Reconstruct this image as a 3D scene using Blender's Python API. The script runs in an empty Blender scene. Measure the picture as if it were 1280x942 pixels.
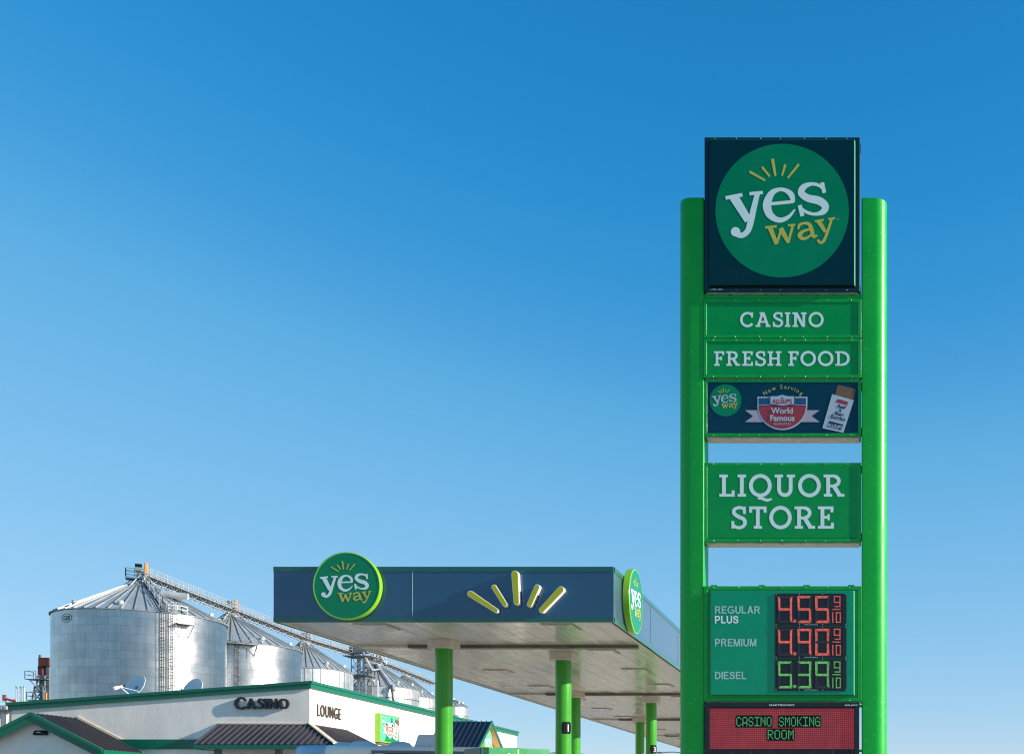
import bpy, bmesh, math, random
from mathutils import Vector, Matrix
from mathutils.geometry import delaunay_2d_cdt

scene = bpy.context.scene
random.seed(7)
F_PX, CX, CY, EYE = 1400.0, 1085.0, 1007.0, 1.5     # focal length and principal point in photo pixels (1280 wide)

# ------------------------------------------------------------------ camera, sky, sun, exposure
cam_d = bpy.data.cameras.new('camera')
cam_d.sensor_width = 36.0
cam_d.lens = F_PX / 1280.0 * 36.0
cam_d.shift_x = (640.0 - CX) / 1280.0
cam_d.shift_y = (CY - 471.0) / 1280.0
cam_d.clip_start, cam_d.clip_end = 0.1, 9000.0
cam = bpy.data.objects.new('camera', cam_d)
cam.location = (0, 0, EYE)
cam.rotation_euler = (math.radians(90), 0, 0)
scene.collection.objects.link(cam)
scene.camera = cam

SUN = Vector((1.0, -0.10, 0.345)).normalized()
EL = math.asin(SUN.z)
AZ = math.atan2(SUN.x, SUN.y)
world = bpy.data.worlds.new('World')
scene.world = world
world.use_nodes = True
wn = world.node_tree
wn.nodes.clear()
sky = wn.nodes.new('ShaderNodeTexSky')
sky.sky_type = 'NISHITA'
sky.sun_disc = False
sky.sun_elevation = EL
sky.sun_rotation = AZ
sky.altitude = 900
sky.air_density = 1.0
sky.dust_density = 0.3
sky.ozone_density = 3.0
hs = wn.nodes.new('ShaderNodeHueSaturation')
hs.inputs['Hue'].default_value = 0.5
hs.inputs['Saturation'].default_value = 1.12
bg = wn.nodes.new('ShaderNodeBackground')
bg.inputs['Strength'].default_value = 0.12
wo = wn.nodes.new('ShaderNodeOutputWorld')
SKY = 0.12
def wscale(src, k):
    n = wn.nodes.new('ShaderNodeVectorMath'); n.operation = 'SCALE'
    n.inputs['Scale'].default_value = k
    wn.links.new(src, n.inputs[0]); return n.outputs[0]
cv = wn.nodes.new('ShaderNodeRGBCurve')           # camera-like colour response of the blue sky
cmap = cv.mapping
cmap.use_clip = False
def curve(i, pts):
    c = cmap.curves[i]
    while len(c.points) < len(pts): c.points.new(0.5, 0.5)
    for p, (x, y) in zip(c.points, pts): p.location = (x, y); p.handle_type = 'AUTO_CLAMPED'
curve(0, [(0, 0), (.05, .017), (.059, .026), (.076, .065), (.095, .125), (.145, .215), (.392, .46), (1, .95)])
curve(1, [(0, 0), (.124, .231), (.143, .27), (.18, .342), (.216, .43), (.315, .525), (.565, .68), (1, .98)])
curve(2, [(0, 0), (.275, .565), (.306, .624), (.37, .701), (.43, .77), (.55, .84), (.75, .92), (1, 1.05)])
cmap.update()
wn.links.new(sky.outputs[0], hs.inputs['Color'])
wn.links.new(wscale(hs.outputs[0], SKY), cv.inputs['Color'])
wn.links.new(wscale(cv.outputs[0], 1/SKY/2**0.6), bg.inputs[0])
wn.links.new(bg.outputs[0], wo.inputs[0])
sun_d = bpy.data.lights.new('sun', 'SUN')
sun_d.energy = 5.0
sun_d.angle = math.radians(0.5)
sun_d.color = (1.0, 0.92, 0.80)
sun = bpy.data.objects.new('sun', sun_d)
sun.location = (60, -10, 40)
sun.rotation_euler = SUN.to_track_quat('Z', 'Y').to_euler()
scene.collection.objects.link(sun)
scene.view_settings.view_transform = 'Standard'
scene.view_settings.look = 'None'
scene.view_settings.exposure = 0.6
scene.view_settings.gamma = 1.0
scene.view_settings.use_curve_mapping = False
scene.cycles.max_bounces = 8
scene.cycles.filter_width = 1.15
scene.cycles.use_denoising = True

# ------------------------------------------------------------------ materials
M = {}
def S(r, g, b):
    """sRGB 0-255 to linear"""
    f = lambda c: (c/255/12.92) if c <= 10 else ((c/255+0.055)/1.055)**2.4
    return (f(r), f(g), f(b), 1)

def mat(name, col, rough=0.5, metal=0.0, var=0.0, scale=3.0, bump=0.0, bscale=30.0, coat=0.0, emit=None, estr=0.0, specks=0.0, spec=0.5, stretch=None):
    m = bpy.data.materials.new(name)
    m.use_nodes = True
    nt = m.node_tree
    p = nt.nodes['Principled BSDF']
    c = tuple(col) if len(col) == 4 else tuple(col) + (1,)
    p.inputs['Base Color'].default_value = c
    p.inputs['Roughness'].default_value = rough
    p.inputs['Metallic'].default_value = metal
    p.inputs['Specular IOR Level'].default_value = spec
    if coat:
        p.inputs['Coat Weight'].default_value = coat
        p.inputs['Coat Roughness'].default_value = 0.08
    if emit:
        p.inputs['Emission Color'].default_value = emit
        p.inputs['Emission Strength'].default_value = estr
    tc = None
    if var or bump or specks:
        tc = nt.nodes.new('ShaderNodeTexCoord')
        src = tc.outputs['Object']
        if stretch:
            mp = nt.nodes.new('ShaderNodeMapping')
            mp.inputs['Scale'].default_value = stretch
            nt.links.new(src, mp.inputs['Vector'])
            src = mp.outputs[0]
    out = None
    if var:
        n = nt.nodes.new('ShaderNodeTexNoise')
        n.inputs['Scale'].default_value = scale
        n.inputs['Detail'].default_value = 6
        n.inputs['Roughness'].default_value = 0.65
        nt.links.new(src, n.inputs['Vector'])
        r = nt.nodes.new('ShaderNodeMapRange')
        r.inputs[1].default_value, r.inputs[2].default_value = 0.3, 0.7
        r.inputs[3].default_value, r.inputs[4].default_value = 1 - var, 1 + var
        nt.links.new(n.outputs[0], r.inputs[0])
        mx = nt.nodes.new('ShaderNodeVectorMath')
        mx.operation = 'SCALE'
        mx.inputs[0].default_value = c[:3]
        nt.links.new(r.outputs[0], mx.inputs['Scale'])
        out = mx.outputs[0]
        rr = nt.nodes.new('ShaderNodeMapRange')
        rr.inputs[1].default_value, rr.inputs[2].default_value = 0.3, 0.7
        rr.inputs[3].default_value, rr.inputs[4].default_value = max(rough - 0.08, 0.03), min(rough + 0.1, 1)
        nt.links.new(n.outputs[0], rr.inputs[0])
        nt.links.new(rr.outputs[0], p.inputs['Roughness'])
    if specks:
        v = nt.nodes.new('ShaderNodeTexVoronoi')
        v.inputs['Scale'].default_value = specks
        nt.links.new(tc.outputs['Object'], v.inputs['Vector'])
        lt = nt.nodes.new('ShaderNodeMath'); lt.operation = 'LESS_THAN'
        lt.inputs[1].default_value = 0.11
        nt.links.new(v.outputs['Distance'], lt.inputs[0])
        sx = nt.nodes.new('ShaderNodeSeparateColor')
        nt.links.new(v.outputs['Color'], sx.inputs[0])
        gt = nt.nodes.new('ShaderNodeMath'); gt.operation = 'GREATER_THAN'
        gt.inputs[1].default_value = 0.72
        nt.links.new(sx.outputs[0], gt.inputs[0])
        ml = nt.nodes.new('ShaderNodeMath'); ml.operation = 'MULTIPLY'
        nt.links.new(lt.outputs[0], ml.inputs[0]); nt.links.new(gt.outputs[0], ml.inputs[1])
        m2 = nt.nodes.new('ShaderNodeMath'); m2.operation = 'MULTIPLY'; m2.inputs[1].default_value = 0.55
        nt.links.new(ml.outputs[0], m2.inputs[0])
        mc = nt.nodes.new('ShaderNodeMix'); mc.data_type = 'RGBA'
        nt.links.new(m2.outputs[0], mc.inputs[0])
        if out: nt.links.new(out, mc.inputs[6])
        else: mc.inputs[6].default_value = c
        mc.inputs[7].default_value = (0.6, 0.66, 0.62, 1)
        out = mc.outputs[2]
    if out: nt.links.new(out, p.inputs['Base Color'])
    if bump:
        b = nt.nodes.new('ShaderNodeTexNoise')
        b.inputs['Scale'].default_value = bscale
        b.inputs['Detail'].default_value = 5
        nt.links.new(tc.outputs['Object'], b.inputs['Vector'])
        bn = nt.nodes.new('ShaderNodeBump')
        bn.inputs['Strength'].default_value = bump
        bn.inputs['Distance'].default_value = 0.02
        nt.links.new(b.outputs[0], bn.inputs['Height'])
        nt.links.new(bn.outputs[0], p.inputs['Normal'])
    M[name] = m
    return m

mat('pylon_green', (0.001, 0.36, 0.036), 0.38, var=0.07, scale=1.5, specks=16, spec=0.35)
mat('frame_green', (0.0, 0.34, 0.045), 0.33, var=0.1, scale=5, spec=0.35)
mat('panel_green', (0.0, 0.285, 0.056), 0.24, var=0.05, scale=2.5, spec=0.3)
mat('price_green', (0.0, 0.29, 0.14), 0.2, var=0.07, scale=3, spec=0.3)
mat('teal_dark', (0.0, 0.027, 0.032), 0.2, var=0.05, spec=0.3)
mat('panel_edge_sunlit', (0.07, 0.34, 0.23), 0.25)  # lighter green that paints sunlight onto the raised sign edges
mat('teal_frame', (0.0008, 0.02, 0.026), 0.3)
mat('logo_green', (0.0, 0.215, 0.09), 0.22, var=0.05, scale=2, spec=0.3)
mat('art_teal', (0.0, 0.036, 0.065), 0.18, var=0.08, scale=2, spec=0.3)
mat('vinyl_white', (0.7, 0.84, 0.82), 0.35, var=0.04)
mat('vinyl_clean', (0.88, 0.9, 0.88), 0.35)
mat('vinyl_grey', (0.36, 0.62, 0.56), 0.35, var=0.05)
mat('vinyl_gold', (0.55, 0.5, 0.07), 0.4, var=0.06)
mat('vinyl_yellow', (0.8, 0.68, 0.08), 0.4)
mat('vinyl_red', (0.34, 0.03, 0.045), 0.3)
mat('vinyl_lightred', (0.75, 0.16, 0.1), 0.35)
mat('vinyl_blue', (0.012, 0.075, 0.17), 0.3)
mat('vinyl_navy', (0.012, 0.02, 0.07), 0.3)
mat('vinyl_pink', (0.42, 0.36, 0.44), 0.35)
mat('vinyl_pale', (0.42, 0.5, 0.56), 0.35)
mat('vinyl_brown', (0.16, 0.09, 0.045), 0.5, var=0.35, scale=40)
mat('mint', (0.1, 0.45, 0.33), 0.3)
mat('poster_green', (0.06, 0.35, 0.17), 0.3, var=0.1, scale=4)
mat('hill_green', (0.01, 0.22, 0.04), 0.3)
mat('raw_metal', (0.5, 0.46, 0.38), 0.35, metal=0.6, var=0.3, scale=8)
mat('bolt', (0.6, 0.62, 0.6), 0.4, metal=0.7)
mat('black', (0.006, 0.007, 0.009), 0.7, spec=0.15)
mat('light_rim', (0.3, 0.27, 0.23), 0.5)
mat('board_black', (0.006, 0.008, 0.014), 0.5, var=0.1)
mat('led_off', (0.022, 0.026, 0.034), 0.6)
mat('fascia_navy', (0.009, 0.062, 0.135), 0.13, var=0.05, scale=1.2, spec=0.55)
mat('fascia_green', (0.0, 0.085, 0.06), 0.18, var=0.04, spec=0.55)
mat('lime', (0.22, 0.52, 0.02), 0.25, coat=0.3)
mat('olive_face', (0.5, 0.48, 0.012), 0.4, spec=0.3)
mat('white_paint', (0.82, 0.83, 0.82), 0.35)
mat('canopy_column', (0.045, 0.3, 0.02), 0.25, var=0.06, scale=2, spec=0.4)
mat('cap_beige', (0.6, 0.53, 0.45), 0.4, var=0.15, scale=6)
mat('gutter_brown', (0.14, 0.12, 0.1), 0.45, var=0.25, scale=3)
mat('lens', (0.55, 0.54, 0.5), 0.15)
mat('stucco', (0.87, 0.79, 0.69), 0.85, var=0.09, scale=1.6, bump=0.25, bscale=25, stretch=(1, 1, 0.35))
mat('trim_green', (0.0, 0.13, 0.07), 0.3, var=0.05, scale=2)
mat('seam_roof', (0.075, 0.068, 0.078), 0.42, metal=0.25, var=0.1, scale=1.5)
mat('seam_navy', (0.02, 0.03, 0.055), 0.35, metal=0.2, var=0.1, scale=1.5)
mat('cream', (0.66, 0.56, 0.42), 0.5, var=0.05)
mat('tan', (0.72, 0.44, 0.2), 0.6, var=0.05)
mat('brown_post', (0.18, 0.13, 0.09), 0.6)
mat('roof_membrane', (0.5, 0.5, 0.48), 0.8, var=0.1)
mat('wall_light', (0.02, 0.02, 0.022), 0.3)
mat('letter_black', (0.012, 0.013, 0.016), 0.35)
mat('letter_brown', (0.06, 0.045, 0.035), 0.4)
mat('dish', (0.62, 0.64, 0.66), 0.35)
mat('galv', (0.5, 0.51, 0.52), 0.45, metal=0.35, var=0.18, scale=1.2)
mat('galv_dark', (0.2, 0.22, 0.24), 0.5, metal=0.35, var=0.2, scale=1.2)
mat('galv_blue', (0.12, 0.25, 0.32), 0.45, metal=0.4, var=0.2)
mat('orange', (0.6, 0.27, 0.07), 0.4)
mat('rust_red', (0.17, 0.035, 0.03), 0.6, var=0.2)
mat('signal_red', (0.55, 0.04, 0.04), 0.5)
mat('bin_white', (0.84, 0.82, 0.78), 0.7, var=0.18, scale=0.4)
mat('rv_white', (0.9, 0.85, 0.76), 0.5, var=0.03, spec=0.3)
mat('rv_sky_tint', (0.34, 0.48, 0.66), 0.3)  # blue of the sky's reflection, painted on the nose
mat('rv_trim', (0.12, 0.14, 0.16), 0.4)
mat('glass_dark', (0.01, 0.012, 0.016), 0.06)
mat('rv_unit', (0.7, 0.7, 0.7), 0.4)
mat('rubber', (0.02, 0.02, 0.02), 0.8)
mat('box_green', (0.035, 0.28, 0.11), 0.3, var=0.05)
mat('box_side', (0.1, 0.14, 0.12), 0.4)
mat('concrete', (0.5, 0.44, 0.36), 0.9, var=0.15, scale=0.25, bump=0.1)
mat('asphalt', (0.055, 0.055, 0.056), 0.9, var=0.25, scale=0.6, bump=0.2)
mat('dry_grass', (0.22, 0.19, 0.09), 0.95, var=0.3, scale=0.08)
mat('kerb', (0.42, 0.41, 0.39), 0.9, var=0.15)
mat('road_paint', (0.7, 0.6, 0.2), 0.7)
mat('lawn', (0.06, 0.1, 0.03), 0.95, var=0.4, scale=2)

for k_ in ('fascia_navy', 'fascia_green'):
  p_ = M[k_].node_tree.nodes['Principled BSDF']          # tinted sheen and coat that pale the panels at grazing angles
  p_.inputs['Sheen Weight'].default_value = 1.0
  p_.inputs['Sheen Roughness'].default_value = 0.3
  p_.inputs['Sheen Tint'].default_value = (1, 0.95, 0.88, 1) if k_ == 'fascia_navy' else (0.5, 1, 0.8, 1)
  p_.inputs['Coat Weight'].default_value = 0.6
  p_.inputs['Coat Roughness'].default_value = 0.1

def led_material(name, col, strength, base, pitch, duty):
    """a grid of round lamps on a dark face, object coordinates X and Z"""
    m = bpy.data.materials.new(name); m.use_nodes = True
    nt = m.node_tree; p = nt.nodes['Principled BSDF']
    p.inputs['Roughness'].default_value = 0.5
    tc = nt.nodes.new('ShaderNodeTexCoord')
    sp = nt.nodes.new('ShaderNodeSeparateXYZ')
    nt.links.new(tc.outputs['Object'], sp.inputs[0])
    def math_(op, a, b=None):
        n = nt.nodes.new('ShaderNodeMath'); n.operation = op
        for i, v in enumerate((a, b)):
            if v is None: continue
            if isinstance(v, (int, float)): n.inputs[i].default_value = v
            else: nt.links.new(v, n.inputs[i])
        return n.outputs[0]
    d = []
    for ax in ('X', 'Z'):
        q = math_('FRACT', math_('DIVIDE', sp.outputs[ax], pitch))
        q = math_('SUBTRACT', q, 0.5)
        d.append(math_('MULTIPLY', q, q))
    dist = math_('SQRT', math_('ADD', d[0], d[1]))
    on = math_('LESS_THAN', dist, duty)
    nz = nt.nodes.new('ShaderNodeTexNoise'); nz.inputs['Scale'].default_value = 3.0; nz.inputs['Detail'].default_value = 8
    nz.inputs['Roughness'].default_value = 0.8
    nt.links.new(tc.outputs['Object'], nz.inputs['Vector'])
    k = math_('ADD', math_('MULTIPLY', nz.outputs[0], 1.5), 0.25)
    st = math_('MULTIPLY', math_('MULTIPLY', on, strength), k)
    p.inputs['Base Color'].default_value = base
    p.inputs['Emission Color'].default_value = col
    nt.links.new(st, p.inputs['Emission Strength'])
    M[name] = m
led_material('led_red_board', (0.95, 0.06, 0.09, 1), 0.2, (0.03, 0.012, 0.014, 1), 0.0314, 0.46)
led_material('led_red', (1.0, 0.15, 0.11, 1), 0.52, (0.03, 0.02, 0.02, 1), 0.019, 0.47)
led_material('led_green', (0.2, 0.8, 0.18, 1), 0.4, (0.02, 0.03, 0.02, 1), 0.019, 0.47)
mat('led_text', (0.02, 0.1, 0.04), 0.5, emit=(0.14, 0.7, 0.26, 1), estr=0.24)

def silo_material(name, base, sheet_w, sheet_h, rough, metal=0.75):
    """galvanised sheets bolted into rings, laid out by angle and height about the bin's axis"""
    m = bpy.data.materials.new(name); m.use_nodes = True
    nt = m.node_tree; p = nt.nodes['Principled BSDF']
    tc = nt.nodes.new('ShaderNodeTexCoord')
    sp = nt.nodes.new('ShaderNodeSeparateXYZ'); nt.links.new(tc.outputs['Object'], sp.inputs[0])
    at = nt.nodes.new('ShaderNodeMath'); at.operation = 'ARCTAN2'
    nt.links.new(sp.outputs['Y'], at.inputs[0]); nt.links.new(sp.outputs['X'], at.inputs[1])
    mu = nt.nodes.new('ShaderNodeMath'); mu.operation = 'MULTIPLY'; mu.inputs[1].default_value = 10.5
    nt.links.new(at.outputs[0], mu.inputs[0])
    cb = nt.nodes.new('ShaderNodeCombineXYZ')
    nt.links.new(mu.outputs[0], cb.inputs[0]); nt.links.new(sp.outputs['Z'], cb.inputs[1])
    br = nt.nodes.new('ShaderNodeTexBrick')
    br.inputs['Scale'].default_value = 1.0
    br.inputs['Brick Width'].default_value = sheet_w
    br.inputs['Row Height'].default_value = sheet_h
    br.inputs['Mortar Size'].default_value = 0.035
    br.inputs['Mortar Smooth'].default_value = 0.3
    br.inputs['Color1'].default_value = tuple(b*0.9 for b in base) + (1,)
    br.inputs['Color2'].default_value = tuple(min(b*1.08, 1) for b in base) + (1,)
    br.inputs['Mortar'].default_value = tuple(b*0.75 for b in base) + (1,)
    nt.links.new(cb.outputs[0], br.inputs['Vector'])
    nz = nt.nodes.new('ShaderNodeTexNoise'); nz.inputs['Scale'].default_value = 0.35; nz.inputs['Detail'].default_value = 5
    nt.links.new(cb.outputs[0], nz.inputs['Vector'])
    mr = nt.nodes.new('ShaderNodeMapRange')
    mr.inputs[1].default_value, mr.inputs[2].default_value = 0.3, 0.7
    mr.inputs[3].default_value, mr.inputs[4].default_value = rough - 0.06, rough + 0.06
    nt.links.new(nz.outputs[0], mr.inputs[0])
    nt.links.new(mr.outputs[0], p.inputs['Roughness'])
    mp = nt.nodes.new('ShaderNodeMapping'); mp.inputs['Scale'].default_value = (1.6, 0.12, 1)
    nt.links.new(cb.outputs[0], mp.inputs['Vector'])
    n2 = nt.nodes.new('ShaderNodeTexNoise'); n2.inputs['Scale'].default_value = 1.0; n2.inputs['Detail'].default_value = 7
    n2.inputs['Roughness'].default_value = 0.7
    nt.links.new(mp.outputs[0], n2.inputs['Vector'])
    m2 = nt.nodes.new('ShaderNodeMapRange')                   # rain streaks down the sheets
    m2.inputs[1].default_value, m2.inputs[2].default_value = 0.3, 0.7
    m2.inputs[3].default_value, m2.inputs[4].default_value = 0.82, 1.12
    nt.links.new(n2.outputs[0], m2.inputs[0])
    vs_ = nt.nodes.new('ShaderNodeVectorMath'); vs_.operation = 'SCALE'
    nt.links.new(br.outputs[0], vs_.inputs[0]); nt.links.new(m2.outputs[0], vs_.inputs['Scale'])
    nt.links.new(vs_.outputs[0], p.inputs['Base Color'])
    p.inputs['Metallic'].default_value = metal
    M[name] = m
silo_material('silo_sheet', (0.43, 0.435, 0.44), 2.85, 1.12, 0.3, metal=1.0)
silo_material('bin_roof_sheet', (0.43, 0.46, 0.46), 2.85, 1.12, 0.45, metal=0.45)
silo_material('silo_sheet_bright', (0.64, 0.65, 0.66), 1.75, 1.12, 0.42, metal=0.8)

def soffit_material():
    """painted metal decking, strips run along the canopy with a dark seam between them"""
    m = bpy.data.materials.new('soffit_deck'); m.use_nodes = True
    nt = m.node_tree; p = nt.nodes['Principled BSDF']
    tc = nt.nodes.new('ShaderNodeTexCoord')
    sp = nt.nodes.new('ShaderNodeSeparateXYZ'); nt.links.new(tc.outputs['Object'], sp.inputs[0])
    mp = nt.nodes.new('ShaderNodeMapping'); mp.inputs['Scale'].default_value = (2.5, 0.25, 1)
    nt.links.new(tc.outputs['Object'], mp.inputs['Vector'])
    nz = nt.nodes.new('ShaderNodeTexNoise'); nz.inputs['Scale'].default_value = 1.3; nz.inputs['Detail'].default_value = 6
    nt.links.new(mp.outputs[0], nz.inputs['Vector'])
    cr = nt.nodes.new('ShaderNodeValToRGB')
    cr.color_ramp.elements[0].position, cr.color_ramp.elements[0].color = 0.3, (0.47, 0.43, 0.38, 1)
    cr.color_ramp.elements[1].position, cr.color_ramp.elements[1].color = 0.7, (0.64, 0.6, 0.54, 1)
    nt.links.new(nz.outputs[0], cr.inputs[0])
    nt.links.new(cr.outputs[0], p.inputs['Base Color'])
    mr = nt.nodes.new('ShaderNodeMapRange')
    mr.inputs[1].default_value, mr.inputs[2].default_value = 0.3, 0.7
    mr.inputs[3].default_value, mr.inputs[4].default_value = 0.12, 0.3
    nt.links.new(nz.outputs[0], mr.inputs[0]); nt.links.new(mr.outputs[0], p.inputs['Roughness'])
    wv = nt.nodes.new('ShaderNodeTexNoise'); wv.inputs['Scale'].default_value = 1.2; wv.inputs['Detail'].default_value = 2
    nt.links.new(tc.outputs['Object'], wv.inputs['Vector'])
    bn = nt.nodes.new('ShaderNodeBump'); bn.inputs['Strength'].default_value = 0.25; bn.inputs['Distance'].default_value = 0.06
    nt.links.new(wv.outputs[0], bn.inputs['Height']); nt.links.new(bn.outputs[0], p.inputs['Normal'])
    M['soffit_deck'] = m
soffit_material()

# ------------------------------------------------------------------ mesh helpers
def link(o):
    scene.collection.objects.link(o)
    return o

def wloc(o):
    v = Vector((0, 0, 0))
    while o is not None:
        v += o.location
        o = o.parent
    return v

def thing(name, label, cat, loc=(0, 0, 0), group=None, kind=None):
    o = bpy.data.objects.new(name, None)
    o.empty_display_size = 0.3
    o.location = loc
    o['label'] = label; o['category'] = cat
    if group: o['group'] = group
    if kind: o['kind'] = kind
    return link(o)

class MB:
    """collects geometry in world coordinates; build() links it as one mesh object"""
    def __init__(self):
        self.v, self.f, self.m, self.mats = [], [], [], []
    def _mi(self, m):
        if m not in self.mats: self.mats.append(m)
        return self.mats.index(m)
    def add(self, verts, faces, m):
        b = len(self.v); k = self._mi(m)
        self.v += [tuple(v) for v in verts]
        for f in faces:
            self.f.append(tuple(i + b for i in f)); self.m.append(k)
    def box(self, a, b, m):
        x0, x1 = sorted((a[0], b[0])); y0, y1 = sorted((a[1], b[1])); z0, z1 = sorted((a[2], b[2]))
        vs = [(x0,y0,z0),(x1,y0,z0),(x1,y1,z0),(x0,y1,z0),(x0,y0,z1),(x1,y0,z1),(x1,y1,z1),(x0,y1,z1)]
        self.add(vs, [(0,3,2,1),(4,5,6,7),(0,1,5,4),(1,2,6,5),(2,3,7,6),(3,0,4,7)], m)
    def prism(self, bottom, top, m):
        """closed solid between two polygons with the same number of points"""
        n = len(bottom)
        fs = [tuple(reversed(range(n))), tuple(range(n, 2*n))]
        fs += [(i, (i+1) % n, n + (i+1) % n, n + i) for i in range(n)]
        self.add(list(bottom) + list(top), fs, m)
    def tube(self, p, q, r, m, n=6, r2=None, caps=True):
        p, q = Vector(p), Vector(q); d = q - p
        if d.length < 1e-6: return
        z = d.normalized(); x = z.orthogonal().normalized(); y = z.cross(x)
        r2 = r if r2 is None else r2
        ring = lambda c, rr: [c + (x*math.cos(2*math.pi*i/n) + y*math.sin(2*math.pi*i/n))*rr for i in range(n)]
        vs = ring(p, r) + ring(q, r2)
        fs = [(i, (i+1) % n, n + (i+1) % n, n + i) for i in range(n)]
        if caps: fs += [tuple(reversed(range(n))), tuple(range(n, 2*n))]
        self.add(vs, fs, m)
    def path(self, pts, r, m, n=6):
        for a, b in zip(pts, pts[1:]): self.tube(a, b, r, m, n)
    def lathe(self, c, prof, m, n=48):
        """profile of (radius, z) about a vertical axis through c"""
        vs, fs = [], []
        for r, z in prof:
            for i in range(n):
                a = 2*math.pi*i/n
                vs.append((c[0] + r*math.cos(a), c[1] + r*math.sin(a), c[2] + z))
        for j in range(len(prof)-1):
            for i in range(n):
                fs.append((j*n+i, j*n+(i+1) % n, (j+1)*n+(i+1) % n, (j+1)*n+i))
        self.add(vs, fs, m)
    def slab(self, fr, pts, c0, c1, m):
        """2D polygon in a frame, thickness from c0 to c1 along its normal"""
        self.prism([fr.p(a, b, c0) for a, b in pts], [fr.p(a, b, c1) for a, b in pts], m)
    def build(self, name, parent=None, smooth=None, bevel=0.0, loc=None, kind=None, label=None):
        me = bpy.data.meshes.new(name)
        base = wloc(parent) if parent else Vector((0, 0, 0))
        off = Vector(loc) if loc is not None else base
        me.from_pydata([tuple(Vector(v) - off) for v in self.v], [], self.f)
        for k in self.mats: me.materials.append(M[k])
        for p, k in zip(me.polygons, self.m): p.material_index = k
        bm = bmesh.new(); bm.from_mesh(me)
        bmesh.ops.recalc_face_normals(bm, faces=bm.faces)
        bm.to_mesh(me); bm.free()
        if smooth:
            for p in me.polygons: p.use_smooth = True
            me.set_sharp_from_angle(angle=math.radians(smooth))
        o = bpy.data.objects.new(name, me)
        if parent:
            o.parent = parent
            o.location = off - base
        else:
            o.location = off
        if bevel:
            b = o.modifiers.new('bevel', 'BEVEL'); b.width = bevel; b.segments = 3; b.limit_method = 'ANGLE'; b.angle_limit = math.radians(40)
        if kind: o['kind'] = kind
        if label: o['label'] = label
        return link(o)

def each(mb, name, parent, **kw):
    """builds every loose piece of a collected mesh as an object of its own"""
    par = list(range(len(mb.v)))
    def find(i):
        while par[i] != i:
            par[i] = par[par[i]]; i = par[i]
        return i
    for f in mb.f:
        for i in f[1:]: par[find(i)] = find(f[0])
    groups = {}
    for f, k in zip(mb.f, mb.m): groups.setdefault(find(f[0]), []).append((f, k))
    for g in groups.values():
        ids = sorted({i for f, _ in g for i in f}); ix = {i: j for j, i in enumerate(ids)}
        q = MB()
        for f, k in g:
            q.f.append(tuple(ix[i] for i in f)); q.m.append(q._mi(mb.mats[k]))
        q.v = [mb.v[i] for i in ids]
        q.build(name, parent, **kw)

class Frame:
    def __init__(self, o, u, v, n):
        self.o, self.u, self.v, self.n = Vector(o), Vector(u).normalized(), Vector(v).normalized(), Vector(n).normalized()
    def p(self, a, b, c=0.0):
        return self.o + self.u*a + self.v*b + self.n*c

# ------------------------------------------------------------------ flat lettering
def union2d(polys):
    """triangles covering the union of simple polygons"""
    vs, fs = [], []
    for p in polys:
        b = len(vs)
        vs += [Vector((x, y)) for x, y in p]
        fs.append(list(range(b, b + len(p))))
    rv, re, rf, ov, oe, of = delaunay_2d_cdt(vs, [], fs, 0, 1e-5)
    keep = [tuple(f) for f, o in zip(rf, of) if len(o) > 0]
    return [(v.x, v.y) for v in rv], keep

def ccw(p):
    a = sum(p[i][0]*p[(i+1) % len(p)][1] - p[(i+1) % len(p)][0]*p[i][1] for i in range(len(p)))
    return p if a > 0 else p[::-1]

def seg(p, q, w, w2=None):
    w2 = w if w2 is None else w2
    dx, dy = q[0]-p[0], q[1]-p[1]; L = math.hypot(dx, dy) or 1e-9
    nx, ny = -dy/L, dx/L
    return ccw([(p[0]+nx*w/2, p[1]+ny*w/2), (q[0]+nx*w2/2, q[1]+ny*w2/2), (q[0]-nx*w2/2, q[1]-ny*w2/2), (p[0]-nx*w/2, p[1]-ny*w/2)])

def disc2(c, r, n=16, ry=None):
    ry = r if ry is None else ry
    return [(c[0]+r*math.cos(2*math.pi*i/n), c[1]+ry*math.sin(2*math.pi*i/n)) for i in range(n)]

def capsule(p, q, w, w2=None, n=8):
    w2 = w if w2 is None else w2
    a = math.atan2(q[1]-p[1], q[0]-p[0])
    pts = [(p[0]+w/2*math.cos(a+math.pi/2+math.pi*i/n), p[1]+w/2*math.sin(a+math.pi/2+math.pi*i/n)) for i in range(n+1)]
    pts += [(q[0]+w2/2*math.cos(a-math.pi/2+math.pi*i/n), q[1]+w2/2*math.sin(a-math.pi/2+math.pi*i/n)) for i in range(n+1)]
    return ccw(pts)

def brush(pts, sub=6):
    """smooth stroke through (x, y, width) points as one closed outline"""
    P = [pts[0]] + list(pts) + [pts[-1]]
    out = []
    for i in range(1, len(P)-2):
        for k in range(sub):
            t = k/sub
            out.append(tuple(0.5*((2*P[i][j]) + (-P[i-1][j]+P[i+1][j])*t + (2*P[i-1][j]-5*P[i][j]+4*P[i+1][j]-P[i+2][j])*t*t + (-P[i-1][j]+3*P[i][j]-3*P[i+1][j]+P[i+2][j])*t**3) for j in range(3)))
    out.append(tuple(P[-2]))
    polys = []
    for a, b in zip(out, out[1:]):
        polys.append(seg(a, b, a[2], b[2]))
    for a in out[1:-1]:
        polys.append(disc2(a, a[2]/2*0.995, 12))
    return polys

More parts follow.
